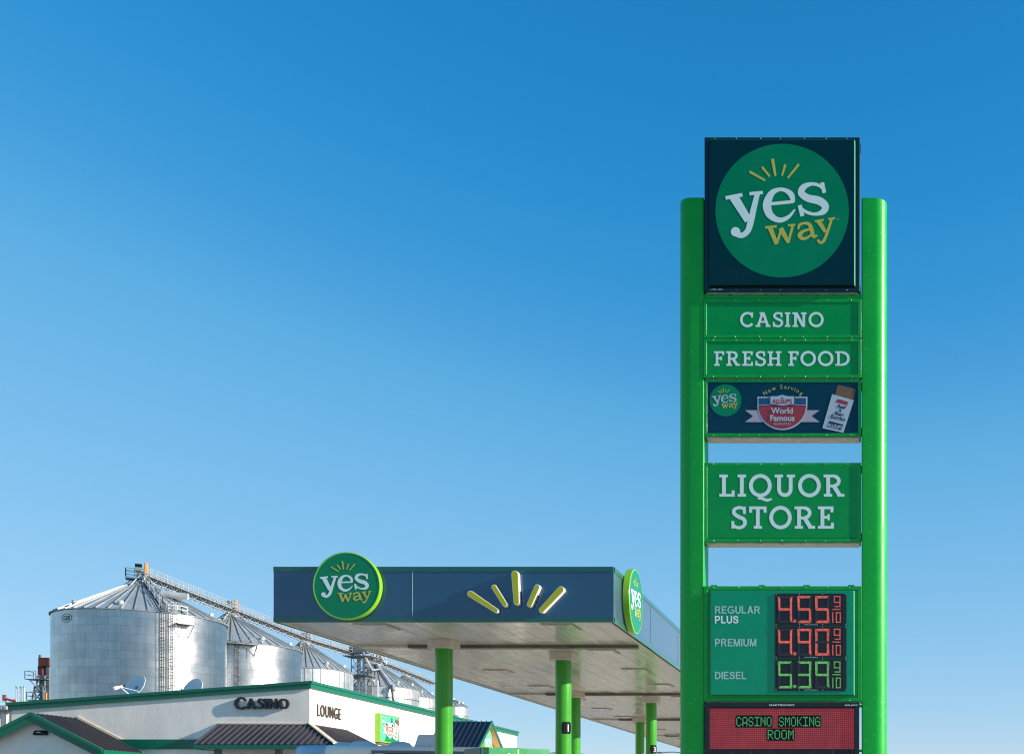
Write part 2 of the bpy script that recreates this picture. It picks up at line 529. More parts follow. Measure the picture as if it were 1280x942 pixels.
def ringarc(cx, cy, rx, ry, t, a0=0, a1=360, n=36):
    polys = []
    for i in range(n):
        b0, b1 = math.radians(a0+(a1-a0)*i/n), math.radians(a0+(a1-a0)*(i+1)/n)
        polys.append(ccw([(cx+rx*math.cos(b0), cy+ry*math.sin(b0)), (cx+rx*math.cos(b1), cy+ry*math.sin(b1)),
                          (cx+(rx-t)*math.cos(b1), cy+(ry-t)*math.sin(b1)), (cx+(rx-t)*math.cos(b0), cy+(ry-t)*math.sin(b0))]))
    return polys

T, SB = 0.165, 0.125      # slab face: stem and serif thickness for cap height 1
def rect(x0, y0, x1, y1): return [(x0, y0), (x1, y0), (x1, y1), (x0, y1)]
def stem(x, y0=0, y1=1): return rect(x-T/2, y0, x+T/2, y1)
def foot(x, w=0.36): return rect(x-w/2, 0, x+w/2, SB)
def head(x, w=0.36): return rect(x-w/2, 1-SB, x+w/2, 1)
def slab_glyph(ch):
    if ch == ' ': return [], 0.42
    if ch == 'I': return [stem(.19), foot(.19), head(.19)], .38
    if ch == 'L': return [stem(.2), head(.18), rect(0, 0, .66, SB), rect(.66-.13, 0, .66, .28)], .66
    if ch == 'T': return [stem(.38), foot(.38), rect(0, 1-SB, .76, 1), rect(0, .72, .13, 1), rect(.63, .72, .76, 1)], .76
    if ch == 'F': return [stem(.2), foot(.19), rect(0, 1-SB, .66, 1), rect(.53, .74, .66, 1), rect(.2, .45, .5, .45+SB), rect(.42, .38, .52, .65)], .66
    if ch == 'E': return [stem(.2), rect(0, 0, .7, SB), rect(0, 1-SB, .68, 1), rect(.55, .74, .68, 1), rect(.57, 0, .7, .27), rect(.2, .45, .5, .45+SB), rect(.42, .38, .52, .65)], .7
    if ch == 'H': return [stem(.2), stem(.7), foot(.19), head(.19), foot(.71), head(.71), rect(.2, .44, .7, .44+SB)], .9
    if ch == 'N': return [stem(.2), stem(.74), foot(.19), rect(0, 1-SB, .25, 1), head(.74), ccw([(.12, 1), (.33, 1), (.82, 0), (.62, 0)])], .93
    if ch == 'U': return [rect(.2-T/2, .34, .2+T/2, 1), rect(.7-T/2, .34, .7+T/2, 1), head(.19), head(.71)] + ringarc(.45, .35, .333, .365, T, 180, 360, 20), .9
    if ch == 'O': return ringarc(.49, .5, .49, .525, T, 0, 360, 44), .98
    if ch == 'Q': return ringarc(.49, .5, .49, .525, T, 0, 360, 44) + brush([(.4, -.07, .1), (.58, -.09, .13), (.78, -.16, .13), (.98, -.1, .08)]), .98
    if ch == 'C': return ringarc(.48, .5, .48, .525, T, 42, 322, 36) + [rect(.72, .63, .84, 1.0)], .88
    if ch == 'D': return [stem(.2), rect(0, 0, .45, SB), rect(0, 1-SB, .45, 1)] + ringarc(.43, .5, .48, .5, T, -90, 90, 26), .91
    if ch == 'R': return [stem(.2), foot(.19), rect(0, 1-SB, .45, 1), rect(.2, .42, .46, .42+SB), rect(.6, 0, .9, SB), seg((.45, .47), (.72, .03), .18)] + ringarc(.44, .71, .3, .29, T*.95, -90, 90, 20), .9
    if ch == 'A': return [seg((.47, .99), (.16, .04), .16), seg((.5, .99), (.81, .04), .17), rect(.25, .28, .72, .28+SB), rect(0, 0, .32, SB), rect(.66, 0, .98, SB), rect(.27, 1-SB, .56, 1)], .98
    if ch == 'S': return brush([(.6, .74, .1), (.58, .88, .13), (.38, .95, .14), (.17, .87, .15), (.14, .7, .16), (.33, .54, .17), (.56, .43, .17), (.62, .24, .16), (.5, .08, .14), (.3, .05, .14), (.12, .14, .13), (.08, .28, .1)]) + [rect(.53, .66, .65, .99), rect(.03, .01, .15, .34)], .68
    return [], .3

def slab_text(s, height, gap=0.12):
    """centred slab-serif capitals, cap height in metres -> list of (verts, tris)"""
    x, parts = 0, []
    for ch in s:
        g, w = slab_glyph(ch)
        if g:
            v, f = union2d(g)
            parts.append(([(a + x, b) for a, b in v], f))
        x += w + gap
    W = x - gap
    return [([((a - W/2)*height, b*height) for a, b in v], f) for v, f in parts], W*height

_cap = None
def font_text(s, cap, bold=0.0, sx=1.0, align='CENTER', spacing=1.0):
    """flat text in Blender's own face, baseline at 0 -> (verts2d, faces)"""
    global _cap
    def raw(t, off):
        c = bpy.data.curves.new('text', 'FONT')
        c.body = t; c.align_x = align; c.offset = off; c.space_character = spacing; c.resolution_u = 4
        o = link(bpy.data.objects.new('text', c))
        bpy.context.view_layer.update()
        me = bpy.data.meshes.new_from_object(o.evaluated_get(bpy.context.evaluated_depsgraph_get()))
        vs = [(v.co.x, v.co.y) for v in me.vertices]; fs = [tuple(p.vertices) for p in me.polygons]
        bpy.data.objects.remove(o); bpy.data.curves.remove(c); bpy.data.meshes.remove(me)
        return vs, fs
    if _cap is None: _cap = max(v[1] for v in raw('H', 0)[0])
    vs, fs = raw(s, bold)
    k = cap/_cap
    return [(x*k*sx, y*k) for x, y in vs], fs

def place(vf, cx, cy, rot=0.0, s=1.0):
    v, f = vf; c, sn = math.cos(rot), math.sin(rot)
    return [(cx + s*(x*c - y*sn), cy + s*(x*sn + y*c)) for x, y in v], f

def flat(mb, fr, vf, c, m):
    mb.add([fr.p(a, b, c) for a, b in vf[0]], vf[1], m)

def solid(mb, fr, vf, c0, c1, m, mside=None):
    """extruded lettering: face at c1, back at c0, walls round its outline"""
    v, f = vf
    n = len(v)
    mb.add([fr.p(a, b, c1) for a, b in v], f, m)
    mb.add([fr.p(a, b, c0) for a, b in v], [tuple(reversed(t)) for t in f], mside or m)
    cnt = {}
    for t in f:
        for i in range(len(t)):
            e = (t[i], t[(i+1) % len(t)])
            k = tuple(sorted(e))
            cnt.setdefault(k, []).append(e)
    vs, fs = [], []
    for k, es in cnt.items():
        if len(es) == 1:
            a, b = es[0]; j = len(vs)
            vs += [fr.p(*v[a], c0), fr.p(*v[b], c0), fr.p(*v[b], c1), fr.p(*v[a], c1)]
            fs.append((j, j+1, j+2, j+3))
    mb.add(vs, fs, mside or m)

def sans_glyph(ch):
    t = .18
    st = lambda x, a=0, b=1: rect(x-t/2, a, x+t/2, b)
    if ch == 'I': return [st(.1)], .2
    if ch == 'L': return [st(.1), rect(0, 0, .62, .17)], .64
    if ch == 'E': return [st(.1), rect(0, 0, .68, .16), rect(0, .84, .66, 1), rect(0, .43, .62, .58)], .68
    if ch == 'P': return [st(.1), rect(0, .84, .42, 1), rect(0, .36, .42, .52)] + ringarc(.41, .68, .3, .32, t*.95, -90, 90, 18), .72
    if ch == 'R': return [st(.1), rect(0, .84, .42, 1), rect(0, .42, .44, .57), ccw([(.38, .5), (.55, .46), (.8, 0), (.58, 0)])] + ringarc(.41, .71, .31, .29, t*.95, -90, 90, 18), .8
    if ch == 'D': return [st(.1), rect(0, .84, .36, 1), rect(0, 0, .36, .16)] + ringarc(.35, .5, .43, .5, t, -90, 90, 22), .78
    if ch == 'U': return [st(.1, .36), st(.66, .36)] + ringarc(.38, .37, .37, .39, t, 180, 360, 18), .76
    if ch == 'M': return [st(.1), st(.8), ccw([(.02, 1), (.24, 1), (.53, 0), (.37, 0)]), ccw([(.66, 1), (.88, 1), (.53, 0), (.37, 0)])], .9
    if ch == 'A': return [seg((.42, 1), (.1, 0), .2, .19), seg((.42, 1), (.74, 0), .2, .19), rect(.18, .21, .66, .36)], .84
    if ch == 'G': return ringarc(.48, .5, .48, .52, t, 38, 330, 32) + [rect(.48, .38, .92, .53), rect(.76, .08, .92, .45)], .94
    if ch == 'S': return brush([(.63, .72, .17), (.55, .87, .16), (.36, .92, .16), (.15, .83, .17), (.15, .65, .18), (.36, .53, .19), (.6, .42, .19), (.62, .2, .18), (.38, .08, .16), (.16, .13, .16), (.08, .3, .17)]), .74
    return [], .3
def sans_text(s, height, gap=.1):
    x, mbv, mbf = 0, [], []
    for ch in s:
        g, w = sans_glyph(ch)
        v, f = union2d(g); b = len(mbv)
        mbv += [((a + x)*height, q*height) for a, q in v]; mbf += [tuple(i + b for i in t) for t in f]
        x += w + gap
    return mbv, mbf

# the two-word script logo, traced in units where the green disc has radius 1
def L_(x, y): return ((x-474)/447.0, -(y-468)/447.0)
def Lw(pts): return [(L_(x, y)[0], L_(x, y)[1], w/447.0) for x, y, w in pts]
def Lseg(a, b, w, w2=None): return seg(L_(*a), L_(*b), w/447.0, (w2 or w)/447.0)
def logo_parts():
    yes = []
    yes += [Lseg((95, 384), (208, 362), 24), Lseg((255, 356), (345, 347), 22), Lseg((150, 376), (248, 535), 62, 50)]
    yes += brush(Lw([(308, 356, 34), (285, 450, 38), (262, 550, 42), (243, 605, 38), (205, 634, 36), (168, 622, 42), (152, 603, 40)]))
    yes.append(disc2(L_(162, 610), 32/447.0))
    e = [Lseg((384, 425), (548, 408), 22)]
    e += brush(Lw([(548, 408, 26), (535, 362, 38), (497, 333, 28), (450, 328, 26), (402, 355, 42), (373, 425, 56), (388, 490, 50), (432, 526, 38), (475, 530, 32), (522, 506, 22), (560, 460, 10)]))
    s = [Lseg((742, 280), (756, 350), 26), Lseg((592, 432), (610, 505), 28)]
    s += brush(Lw([(750, 325, 16), (720, 300, 22), (670, 290, 24), (617, 312, 40), (603, 352, 46), (650, 386, 50), (720, 402, 54), (762, 436, 50), (750, 474, 40), (700, 492, 22), (645, 482, 22), (604, 455, 16)]))
    w = [Lseg((360, 582), (438, 573), 16), Lseg((512, 568), (562, 562), 14), Lseg((392, 580), (437, 692), 32, 26), Lseg((437, 692), (470, 588), 16, 16),
         Lseg((464, 586), (517, 682), 34, 24), Lseg((515, 684), (545, 568), 14, 18)]
    a = brush(Lw([(583, 590, 14), (590, 565, 18), (620, 553, 16), (655, 560, 24), (672, 600, 28), (684, 640, 24), (708, 634, 12)]))
    a += brush(Lw([(668, 592, 14), (620, 604, 18), (592, 632, 30), (612, 656, 22), (650, 645, 16), (678, 618, 14)]))
    y = [Lseg((692, 541), (752, 530), 14), Lseg((782, 526), (828, 518), 14), Lseg((718, 538), (765, 612), 32, 22)]
    y += brush(Lw([(806, 524, 16), (785, 590, 18), (765, 645, 20), (748, 676, 20), (726, 682, 18), (716, 668, 20)]))
    rays = [capsule(L_(*p), L_(*q), w0/447.0, w1/447.0) for p, q, w0, w1 in
            (((262, 211), (356, 264), 18, 14), ((343, 181), (388, 236), 16, 13), ((411, 131), (428, 230), 22, 15), ((494, 166), (474, 232), 17, 12), ((582, 163), (514, 247), 17, 13))]
    return [union2d(k) for k in (yes, e, s)], [union2d(k) for k in (w, a, y)], [(r, [tuple(range(len(r)))]) for r in rays]
LOGO = logo_parts()
def logo(mb, fr, cx, cy, r, c, white='vinyl_white', gold='vinyl_gold', tilt=0.0):
    for g in LOGO[0]: flat(mb, fr, place(g, cx, cy, tilt, r), c, white)
    for g in LOGO[1]: flat(mb, fr, place(g, cx, cy, tilt, r), c, gold)
    for g in LOGO[2]: flat(mb, fr, place(g, cx, cy, tilt*0.3, r), c, gold)

def poly(pts): return (list(pts), [tuple(range(len(pts)))])

def emblem(mb, fr, cx, cy, k, c, bright=False):
    """shield, ribbon and lettering of the food advertisement; drawn in zoomed pixels about (625, 300)"""
    Q = lambda pts: poly([(cx + (x-625)*k, cy - (y-300)*k) for x, y in pts])
    pale, red, blue, pink = ('vinyl_clean', 'vinyl_lightred', 'vinyl_blue', 'vinyl_clean') if bright else ('vinyl_pale', 'vinyl_red', 'vinyl_blue', 'vinyl_pink')
    for sgn in (-1, 1):
        X = lambda x: 625 + sgn*(x-625)
        flat(mb, fr, Q([(X(940), 283), (X(800), 283), (X(770), 383), (X(940), 383), (X(872), 333)]), c, pink)
    half = lambda rx, ry: [(625 + rx*math.cos(math.pi*i/24), 243 + ry*math.sin(math.pi*i/24)) for i in range(25)]
    flat(mb, fr, Q([(415, 170), (415, 243)] + half(212, 208)[::-1] + [(837, 170)]), c + .002, pale)
    flat(mb, fr, Q([(425, 248)] + half(200, 195)[::-1] + [(825, 248)]), c + .004, red)
    flat(mb, fr, Q([(426, 181), (516, 181), (516, 236), (426, 236)]), c + .004, blue)
    flat(mb, fr, Q([(734, 181), (824, 181), (824, 236), (734, 236)]), c + .004, blue)
    flat(mb, fr, Q([(518, 160), (580, 160), (625, 148), (670, 160), (732, 160), (732, 240), (680, 244), (625, 254), (570, 244), (518, 240)]), c + .006, blue)
    flat(mb, fr, Q([(526, 168), (582, 168), (625, 156), (668, 168), (724, 168), (724, 233), (678, 237), (625, 246), (572, 237), (526, 233)]), c + .008, pale)
    def tx(s, x, y, cap, m, sx=1, bold=.02, dc=.01): flat(mb, fr, place(font_text(s, cap*k, bold, sx), cx + (x-625)*k, cy - (y-300)*k), c + dc, m)
    tx("ALLSUP'S", 625, 229, 36, red, .78, .035)
    flat(mb, fr, Q([(625, 172), (634, 181), (625, 190), (616, 181)]), c + .01, blue)
    tx('World', 625, 312, 46, pale, 1, .03)
    tx('Famous', 625, 374, 46, pale, 1, .03)
    tx('BURRITO', 625, 411, 22, pink if not bright else 'vinyl_clean', 1.1, 0)

def packet(mb, fr, cx, cy, k, c, bright=False):
    """the wrapped burrito with its printed bag, about (1100, 300)"""
    W = lambda x, y: (cx + (x-1100)*k, cy - (y-300)*k)
    Q = lambda pts: poly([W(x, y) for x, y in pts])
    pale = 'vinyl_clean' if bright else 'vinyl_pale'
    red = 'vinyl_lightred' if bright else 'vinyl_red'
    flat(mb, fr, Q([(1090, 78), (1100, 70), (1232, 102), (1243, 112), (1222, 205), (1068, 165)]), c, 'vinyl_brown')
    flat(mb, fr, Q([(1045, 148), (1228, 200), (1140, 475), (1125, 470), (963, 435)]), c + .002, pale)
    flat(mb, fr, Q([(1085, 195), (1100, 190), (1160, 208), (1185, 216), (1172, 228), (1178, 244), (1120, 228), (1070, 214), (1084, 208)]), c + .004, red)
    flat(mb, fr, Q([(1020, 373), (1140, 405), (1127, 452), (1006, 422)]), c + .004, 'vinyl_navy')
    a = math.radians(-13)
    def tx(s, x, y, cap, m, sx=1, bold=.03, dc=.006): flat(mb, fr, place(font_text(s, cap*k, bold, sx), *W(x, y), a), c + dc, m)
    tx('Beef', 1122, 268, 27, 'vinyl_navy'); tx('&', 1110, 298, 24, 'vinyl_navy'); tx('Bean', 1103, 328, 27, 'vinyl_navy'); tx('Burrito', 1092, 363, 29, 'vinyl_navy')
    tx("ALLSUP'S", 1068, 432, 27, pale, .8, .03)

def px(x, y, Y):
    """photo pixel at depth Y -> world point"""
    return Vector(((x-CX)*Y/F_PX, Y, EYE + (CY-y)*Y/F_PX))

# ------------------------------------------------------------------ ground
def ground_sheet(name, a, b, z, m):
    mb = MB(); mb.add([(a[0], a[1], z), (b[0], a[1], z), (b[0], b[1], z), (a[0], b[1], z)], [(0, 1, 2, 3)], m)
    mb.build(name, kind='structure')
ground_sheet('ground', (-4000, -3000), (4000, 5000), -0.02, 'dry_grass')
ground_sheet('forecourt', (-45, 5.5), (40, 110), 0.0, 'concrete')
ground_sheet('road', (-400, -12), (400, -1.5), 0.0, 'asphalt')
ground_sheet('road_marking', (-400, -6.85), (400, -6.7), 0.004, 'road_paint')
ground_sheet('pavement', (-400, -1.2), (400, 2.2), 0.12, 'kerb')
mb = MB(); mb.box((-400, -1.5, 0), (400, -1.2, 0.125), 'kerb'); mb.build('kerb', kind='structure')
ground_sheet('grass_verge', (-400, 2.2), (400, 5.5), 0.02, 'lawn')

# ------------------------------------------------------------------ pylon sign
PY = 17.6
PS = F_PX/PY
def PX(x): return (x-CX)/PS
def PZ(y): return EYE + (CY-y)/PS
pyl = thing('pylon_sign', 'tall roadside sign with two green columns, stacked green panels and a red price display', 'sign', (-1.34, PY+.25, 0))
def PFr(y): return Frame((0, y, 0), (1, 0, 0), (0, 0, 1), (0, -1, 0))

def pylon_column(outer, inner, top):
    s = 1 if outer > inner else -1
    r, y0, y1 = .19, PY, PY+.5
    sec = [(inner, y0)]
    sec += [(outer - s*r + s*r*math.sin(t), y0 + r - r*math.cos(t)) for t in [math.pi/2*i/8 for i in range(9)]]
    sec += [(outer - s*r + s*r*math.cos(t), y1 - r + r*math.sin(t)) for t in [math.pi/2*i/8 for i in range(9)]]
    sec += [(inner, y1)]
    mb = MB()
    mb.prism([(x, y, 0.4) for x, y in sec], [(x, y, top) for x, y in sec], 'pylon_green')
    c = mb.build('column', pyl, smooth=35, bevel=.018)
    mb = MB()
    mb.box((min(outer, inner)-.03, y0-.03, 0), (max(outer, inner)+.03, y1+.03, .4), 'concrete')
    mb.build('footing', c, bevel=.02)
pylon_column(PX(848), PX(880), PZ(246.5))
pylon_column(PX(1109), PX(1077), PZ(246.5))

def rect_frame(mb, fr, x0, y0, x1, y1, w, c0, c1, m, wb=None):
    """four mitred bars round a rectangle given in frame units"""
    wb = w if wb is None else wb
    mb.slab(fr, [(x0, y1), (x1, y1), (x1-w, y1-w), (x0+w, y1-w)], c0, c1, m)
    mb.slab(fr, [(x0, y0), (x0+w, y0+wb), (x1-w, y0+wb), (x1, y0)], c0, c1, m)
    mb.slab(fr, [(x0, y0), (x0, y1), (x0+w, y1-w), (x0+w, y0+wb)], c0, c1, m)
    mb.slab(fr, [(x1, y0), (x1-w, y0+wb), (x1-w, y1-w), (x1, y1)], c0, c1, m)

fr = PFr(PY)
def cabinet(x0, y0, x1, y1, depth, frame_mat, fw, front, label, under='raw_metal', bolts=7):
    """sign box: body, underside and a mitred retainer round the face; x, y in photo pixels"""
    X0, X1, Z0, Z1 = PX(x0), PX(x1), PZ(y1), PZ(y0)
    mb = MB()
    mb.box((X0, PY-front+.012, Z0), (X1, PY-front+depth, Z1), frame_mat)
    f2 = PFr(PY-front+.012)
    rect_frame(mb, f2, X0, Z0, X1, Z1, fw, .0005, .018, frame_mat)
    for i in range(bolts):
        bx = X0 + (X1-X0)*(i+.5+random.uniform(-.1, .1))/bolts
        for bz in (Z1-fw*.35, Z0+fw*.35):
            b = f2.p(bx, bz, .018)
            mb.box((b.x-.006, b.y-.008, b.z-.006), (b.x+.006, b.y+.002, b.z+.006), 'bolt')
    cab = mb.build('sign_cabinet', pyl, label=label, bevel=.004)
    mb = MB()
    mb.box((X0+.03, PY-front+.03, Z0-.022), (X1-.03, PY-front+depth-.02, Z0-.001), under)
    for i in range(9):
        bx = X0+.12+(X1-X0-.24)*i/8
        mb.box((bx-.012, PY-front+.05, Z0-.034), (bx+.012, PY-front+.075, Z0-.022), 'bolt')
    mb.build('underside', cab)
    mb = MB()
    for bx in (X0+.02, X1-.02):
        mb.box((bx-.03, PY+.1, Z1-.12), (bx+.03, PY+.2, Z1-.02), 'board_black')
        mb.box((bx-.03, PY+.1, Z0+.05), (bx+.03, PY+.2, Z0+.16), 'board_black')
    each(mb, 'mounting_bracket', cab)
    return cab, X0, X1, Z0, Z1
def face(cab, x0, y0, x1, y1, y, m):
    mb = MB(); f = PFr(y)
    mb.slab(f, rect(PX(x0), PZ(y1), PX(x1), PZ(y0)), -.008, 0, m)
    mb.build('sign_face', cab)
    return PFr(y)
def lettering(cab, fr, lines, m):
    for s, cxp, basep, capp, wp in lines:
        mb = MB()
        gl, w = slab_text(s, capp/PS)
        k = (wp/PS)/w
        for v, f in gl: flat(mb, fr, ([(a*k + PX(cxp), b + PZ(basep)) for a, b in v], f), .003, m)
        mb.build('lettering', cab)

# logo cabinet on top
cab, X0, X1, Z0, Z1 = cabinet(881, 173.5, 1075, 365.5, .42, 'teal_frame', .055, .03, 'dark teal square cabinet on top with a round green emblem')
mb = MB()
for tx in (900, 977.5, 1060):
    mb.box((PX(tx-4), PY+.02, PZ(173.5)), (PX(tx+4), PY+.1, PZ(171.3)), 'teal_frame')
each(mb, 'hinge', cab)
mb = MB()
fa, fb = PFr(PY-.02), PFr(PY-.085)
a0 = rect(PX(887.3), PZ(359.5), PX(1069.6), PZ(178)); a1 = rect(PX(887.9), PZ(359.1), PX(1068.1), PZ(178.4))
mb.prism([fa.p(*p) for p in a0], [fb.p(*p) for p in a1], 'panel_edge_sunlit')
for i_ in (1, 2, 5): mb.m[i_] = mb._mi('teal_dark')  # right and top edges stay lighter: sunlight put into their colour
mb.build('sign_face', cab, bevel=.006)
mb = MB(); fl = PFr(PY-.085)
flat(mb, fl, poly(disc2((PX(978.2), PZ(267)), 83/PS, 96)), .002, 'logo_green')
mb.build('round_emblem', cab)
mb = MB(); logo(mb, fl, PX(978.2), PZ(267), 83/PS, .005)
flat(mb, fl, place(font_text('TM', 1.8/PS, 0), PX(1047.5), PZ(279)), .005, 'vinyl_grey')
mb.build('lettering', cab)
mb = MB()
for i, (w, h) in enumerate(((2.2, .8), (3, 1.6), (2, 1), (3.4, 1.4), (2.4, 1.2))):
    x = 888 + i*3.3
    mb.box((PX(x), PY-.05, PZ(364.2)), (PX(x+w), PY-.049, PZ(364.2-h)), 'vinyl_grey')
mb.build('rating_sticker', cab)

# crossbeam under it
mb = MB(); mb.box((PX(880.2), PY+.02, PZ(373.2)), (PX(1076.8), PY+.3, PZ(366)), 'pylon_green'); mb.build('crossbeam', pyl, bevel=.004)

cab, *_ = cabinet(879.5, 373.8, 1076.5, 422.6, .3, 'frame_green', .05, .002, 'green panel reading CASINO')
f = face(cab, 883.2, 377.4, 1072.8, 419, PY+.0045, 'panel_green')
lettering(cab, f, [('CASINO', 977.3, 408.4, 18.2, 104.5)], 'vinyl_white')
cab, *_ = cabinet(879.5, 423.4, 1076.5, 472.2, .3, 'frame_green', .05, .002, 'green panel reading FRESH FOOD')
f = face(cab, 883.2, 427.2, 1072.8, 468.8, PY+.0045, 'panel_green')
lettering(cab, f, [('FRESH', 934.6, 457, 18.2, 84.5), ('FOOD', 1023.6, 457, 18.2, 77)], 'vinyl_white')

# food advertisement
cab, *_ = cabinet(880.2, 473.6, 1076.2, 544.5, .3, 'frame_green', .045, -.016, 'dark teal panel advertising burritos')
f = face(cab, 884, 476.4, 1072.4, 541.6, PY+.019, 'art_teal')
mb = MB(); k = 1/6.737/PS
ZX = lambda x: PX(885 + x/6.737)
ZZ = lambda y: PZ(470 + y/6.737)
flat(mb, f, poly(disc2((ZX(146), ZZ(200)), 134*k, 64)), .003, 'logo_green')
logo(mb, f, ZX(146), ZZ(200), 134*k, .006, 'vinyl_pale', 'vinyl_gold', -.04)
emblem(mb, f, ZX(625), ZZ(300), k, .003)
packet(mb, f, ZX(1100), ZZ(300), k, .003)
s = 'Now Serving'
R_ = 235
wd = {'N': .9, 'o': .72, 'w': .95, ' ': .5, 'S': .7, 'e': .7, 'r': .5, 'v': .65, 'i': .35, 'n': .72, 'g': .75}
tot = sum(wd[c] for c in s); acc = 0; angs = []
for c in s:
    angs.append(-43 + 86*(acc + wd[c]/2)/tot); acc += wd[c]
for ch, a in zip(s, angs):
    if ch == ' ': continue
    t = math.radians(a)
    flat(mb, f, place(font_text(ch, 33*k, .0, 1.0), ZX(632 + R_*math.sin(t)), ZZ(338 - R_*math.cos(t)), -t*.8), .006, 'vinyl_gold')
mb.build('printed_artwork', cab)

# liquor store
cab, *_ = cabinet(879.4, 577.6, 1076.3, 676.6, .3, 'frame_green', .055, -.026, 'green panel reading LIQUOR STORE')
f = face(cab, 883.5, 581, 1072.5, 671.8, PY+.022, 'panel_green')
lettering(cab, f, [('LIQUOR', 977.2, 620, 27.6, 156.5), ('STORE', 977.8, 660, 27.8, 129)], 'vinyl_white')

# fuel prices
cab, *_ = cabinet(880, 732.2, 1077, 876.4, .36, 'frame_green', .06, .0, 'green price panel with red and green digits')
mb = MB()
for tx in (892, 952, 1008, 1064):
    mb.box((PX(tx-4), PY+.03, PZ(732.2)), (PX(tx+4), PY+.1, PZ(730.2)), 'frame_green')
each(mb, 'hinge', cab)
mb = MB()
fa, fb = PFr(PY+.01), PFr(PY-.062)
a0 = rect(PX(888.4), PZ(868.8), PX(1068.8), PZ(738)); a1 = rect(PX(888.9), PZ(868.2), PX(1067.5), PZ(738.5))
mb.prism([fa.p(*p) for p in a0], [fb.p(*p) for p in a1], 'panel_edge_sunlit')
for i_ in (1, 2, 5): mb.m[i_] = mb._mi('price_green')  # painted sunlight remains on the right and top edges only
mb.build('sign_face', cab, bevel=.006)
f = PFr(PY-.062)
for s, y, m in (('REGULAR', 767.3, 'vinyl_grey'), ('PLUS', 779.4, 'vinyl_clean'), ('PREMIUM', 808, 'vinyl_grey'), ('DIESEL', 848.9, 'vinyl_grey')):
    mb = MB()
    flat(mb, f, place(sans_text(s, 9.3/PS), PX(894.3), PZ(y)), .003, m)
    mb.build('lettering', cab)
U = lambda x: PX(880 + x/6.4)
V = lambda y: PZ(730 + y/6.4)
SEG = {'0': 'abcdef', '1': 'bc', '3': 'abgcd', '4': 'fgbc', '5': 'afgcd', '9': 'abfgc'}
def seven(mbs, x0, x1, y0, y1, w, ch, on, off):
    ym = (y0+y1)/2; g = 2.0; h = w/2
    P = {'a': [(x0+g, y0), (x1-g, y0), (x1-w-g, y0+w), (x0+w+g, y0+w)],
         'd': [(x0+g, y1), (x1-g, y1), (x1-w-g, y1-w), (x0+w+g, y1-w)],
         'g': [(x0+g, ym), (x0+h+g, ym-h), (x1-h-g, ym-h), (x1-g, ym), (x1-h-g, ym+h), (x0+h+g, ym+h)],
         'f': [(x0, y0+g), (x0+w, y0+w+g), (x0+w, ym-h-g), (x0+h*.4, ym-g)],
         'b': [(x1, y0+g), (x1-w, y0+w+g), (x1-w, ym-h-g), (x1-h*.4, ym-g)],
         'e': [(x0, y1-g), (x0+w, y1-w-g), (x0+w, ym+h+g), (x0+h*.4, ym+g)],
         'c': [(x1, y1-g), (x1-w, y1-w-g), (x1-w, ym+h+g), (x1-h*.4, ym+g)]}
    for k_, p in P.items():
        lit = k_ in SEG[ch]
        flat(mbs[0 if lit else 1], f, poly([(U(x), V(y)) for x, y in p]), .016, on if lit else off)
for row, (txt, m) in enumerate((('455', 'led_red'), ('490', 'led_red'), ('539', 'led_green'))):
    dy = row*260
    mb = MB()
    mb.slab(f, rect(U(571), V(334+dy), U(1140), V(80+dy)), .001, .0125, 'board_black')
    for bx in (580, 765, 950, 1134):
        for by in (86, 326): mb.slab(f, rect(U(bx-3), V(by+dy+3), U(bx+3), V(by+dy-3)), .0125, .018, 'bolt')
    mb.slab(f, rect(U(1116), V(300+dy), U(1122), V(100+dy)), .0125, .015, 'led_off')
    dsp = mb.build('price_display', cab)
    for ch, xa, xb in zip(txt, (594, 749, 890), (710, 861, 1004)):
        lit, dim = MB(), MB()
        seven((lit, dim), xa, xb, 99+dy, 315+dy, 20, ch, m, 'led_off')
        lit.build('lit_digit', cab)
        each(dim, 'unlit_segment', cab)
    lit = MB()
    flat(lit, f, poly(disc2((U(729), V(299+dy)), 13/6.4/PS, 16)), .016, m)
    lit.build('lit_decimal_point', cab)
    lit = MB()
    B = lambda x0, y0, x1, y1: flat(lit, f, poly(rect(U(x0), V(y1+dy), U(x1), V(y0+dy))), .016, m)
    for q in ((1040, 99, 1092, 107), (1040, 107, 1048, 146), (1040, 146, 1092, 154), (1084, 107, 1092, 146), (1084, 154, 1092, 182), (1046, 180, 1092, 188),
              (1029, 202, 1094, 210), (1029, 229, 1037, 313), (1055, 229, 1096, 237), (1055, 305, 1096, 313), (1055, 237, 1063, 305), (1088, 237, 1096, 305)): B(*q)
    lit.build('lit_fraction', cab)
    mb = MB()
    flat(mb, f, place(font_text('DAKTRONICS', 1.25/PS, .008, 1.45), U(858), V(331.5+dy)), .016, 'vinyl_grey')
    mb.build('lettering', cab)

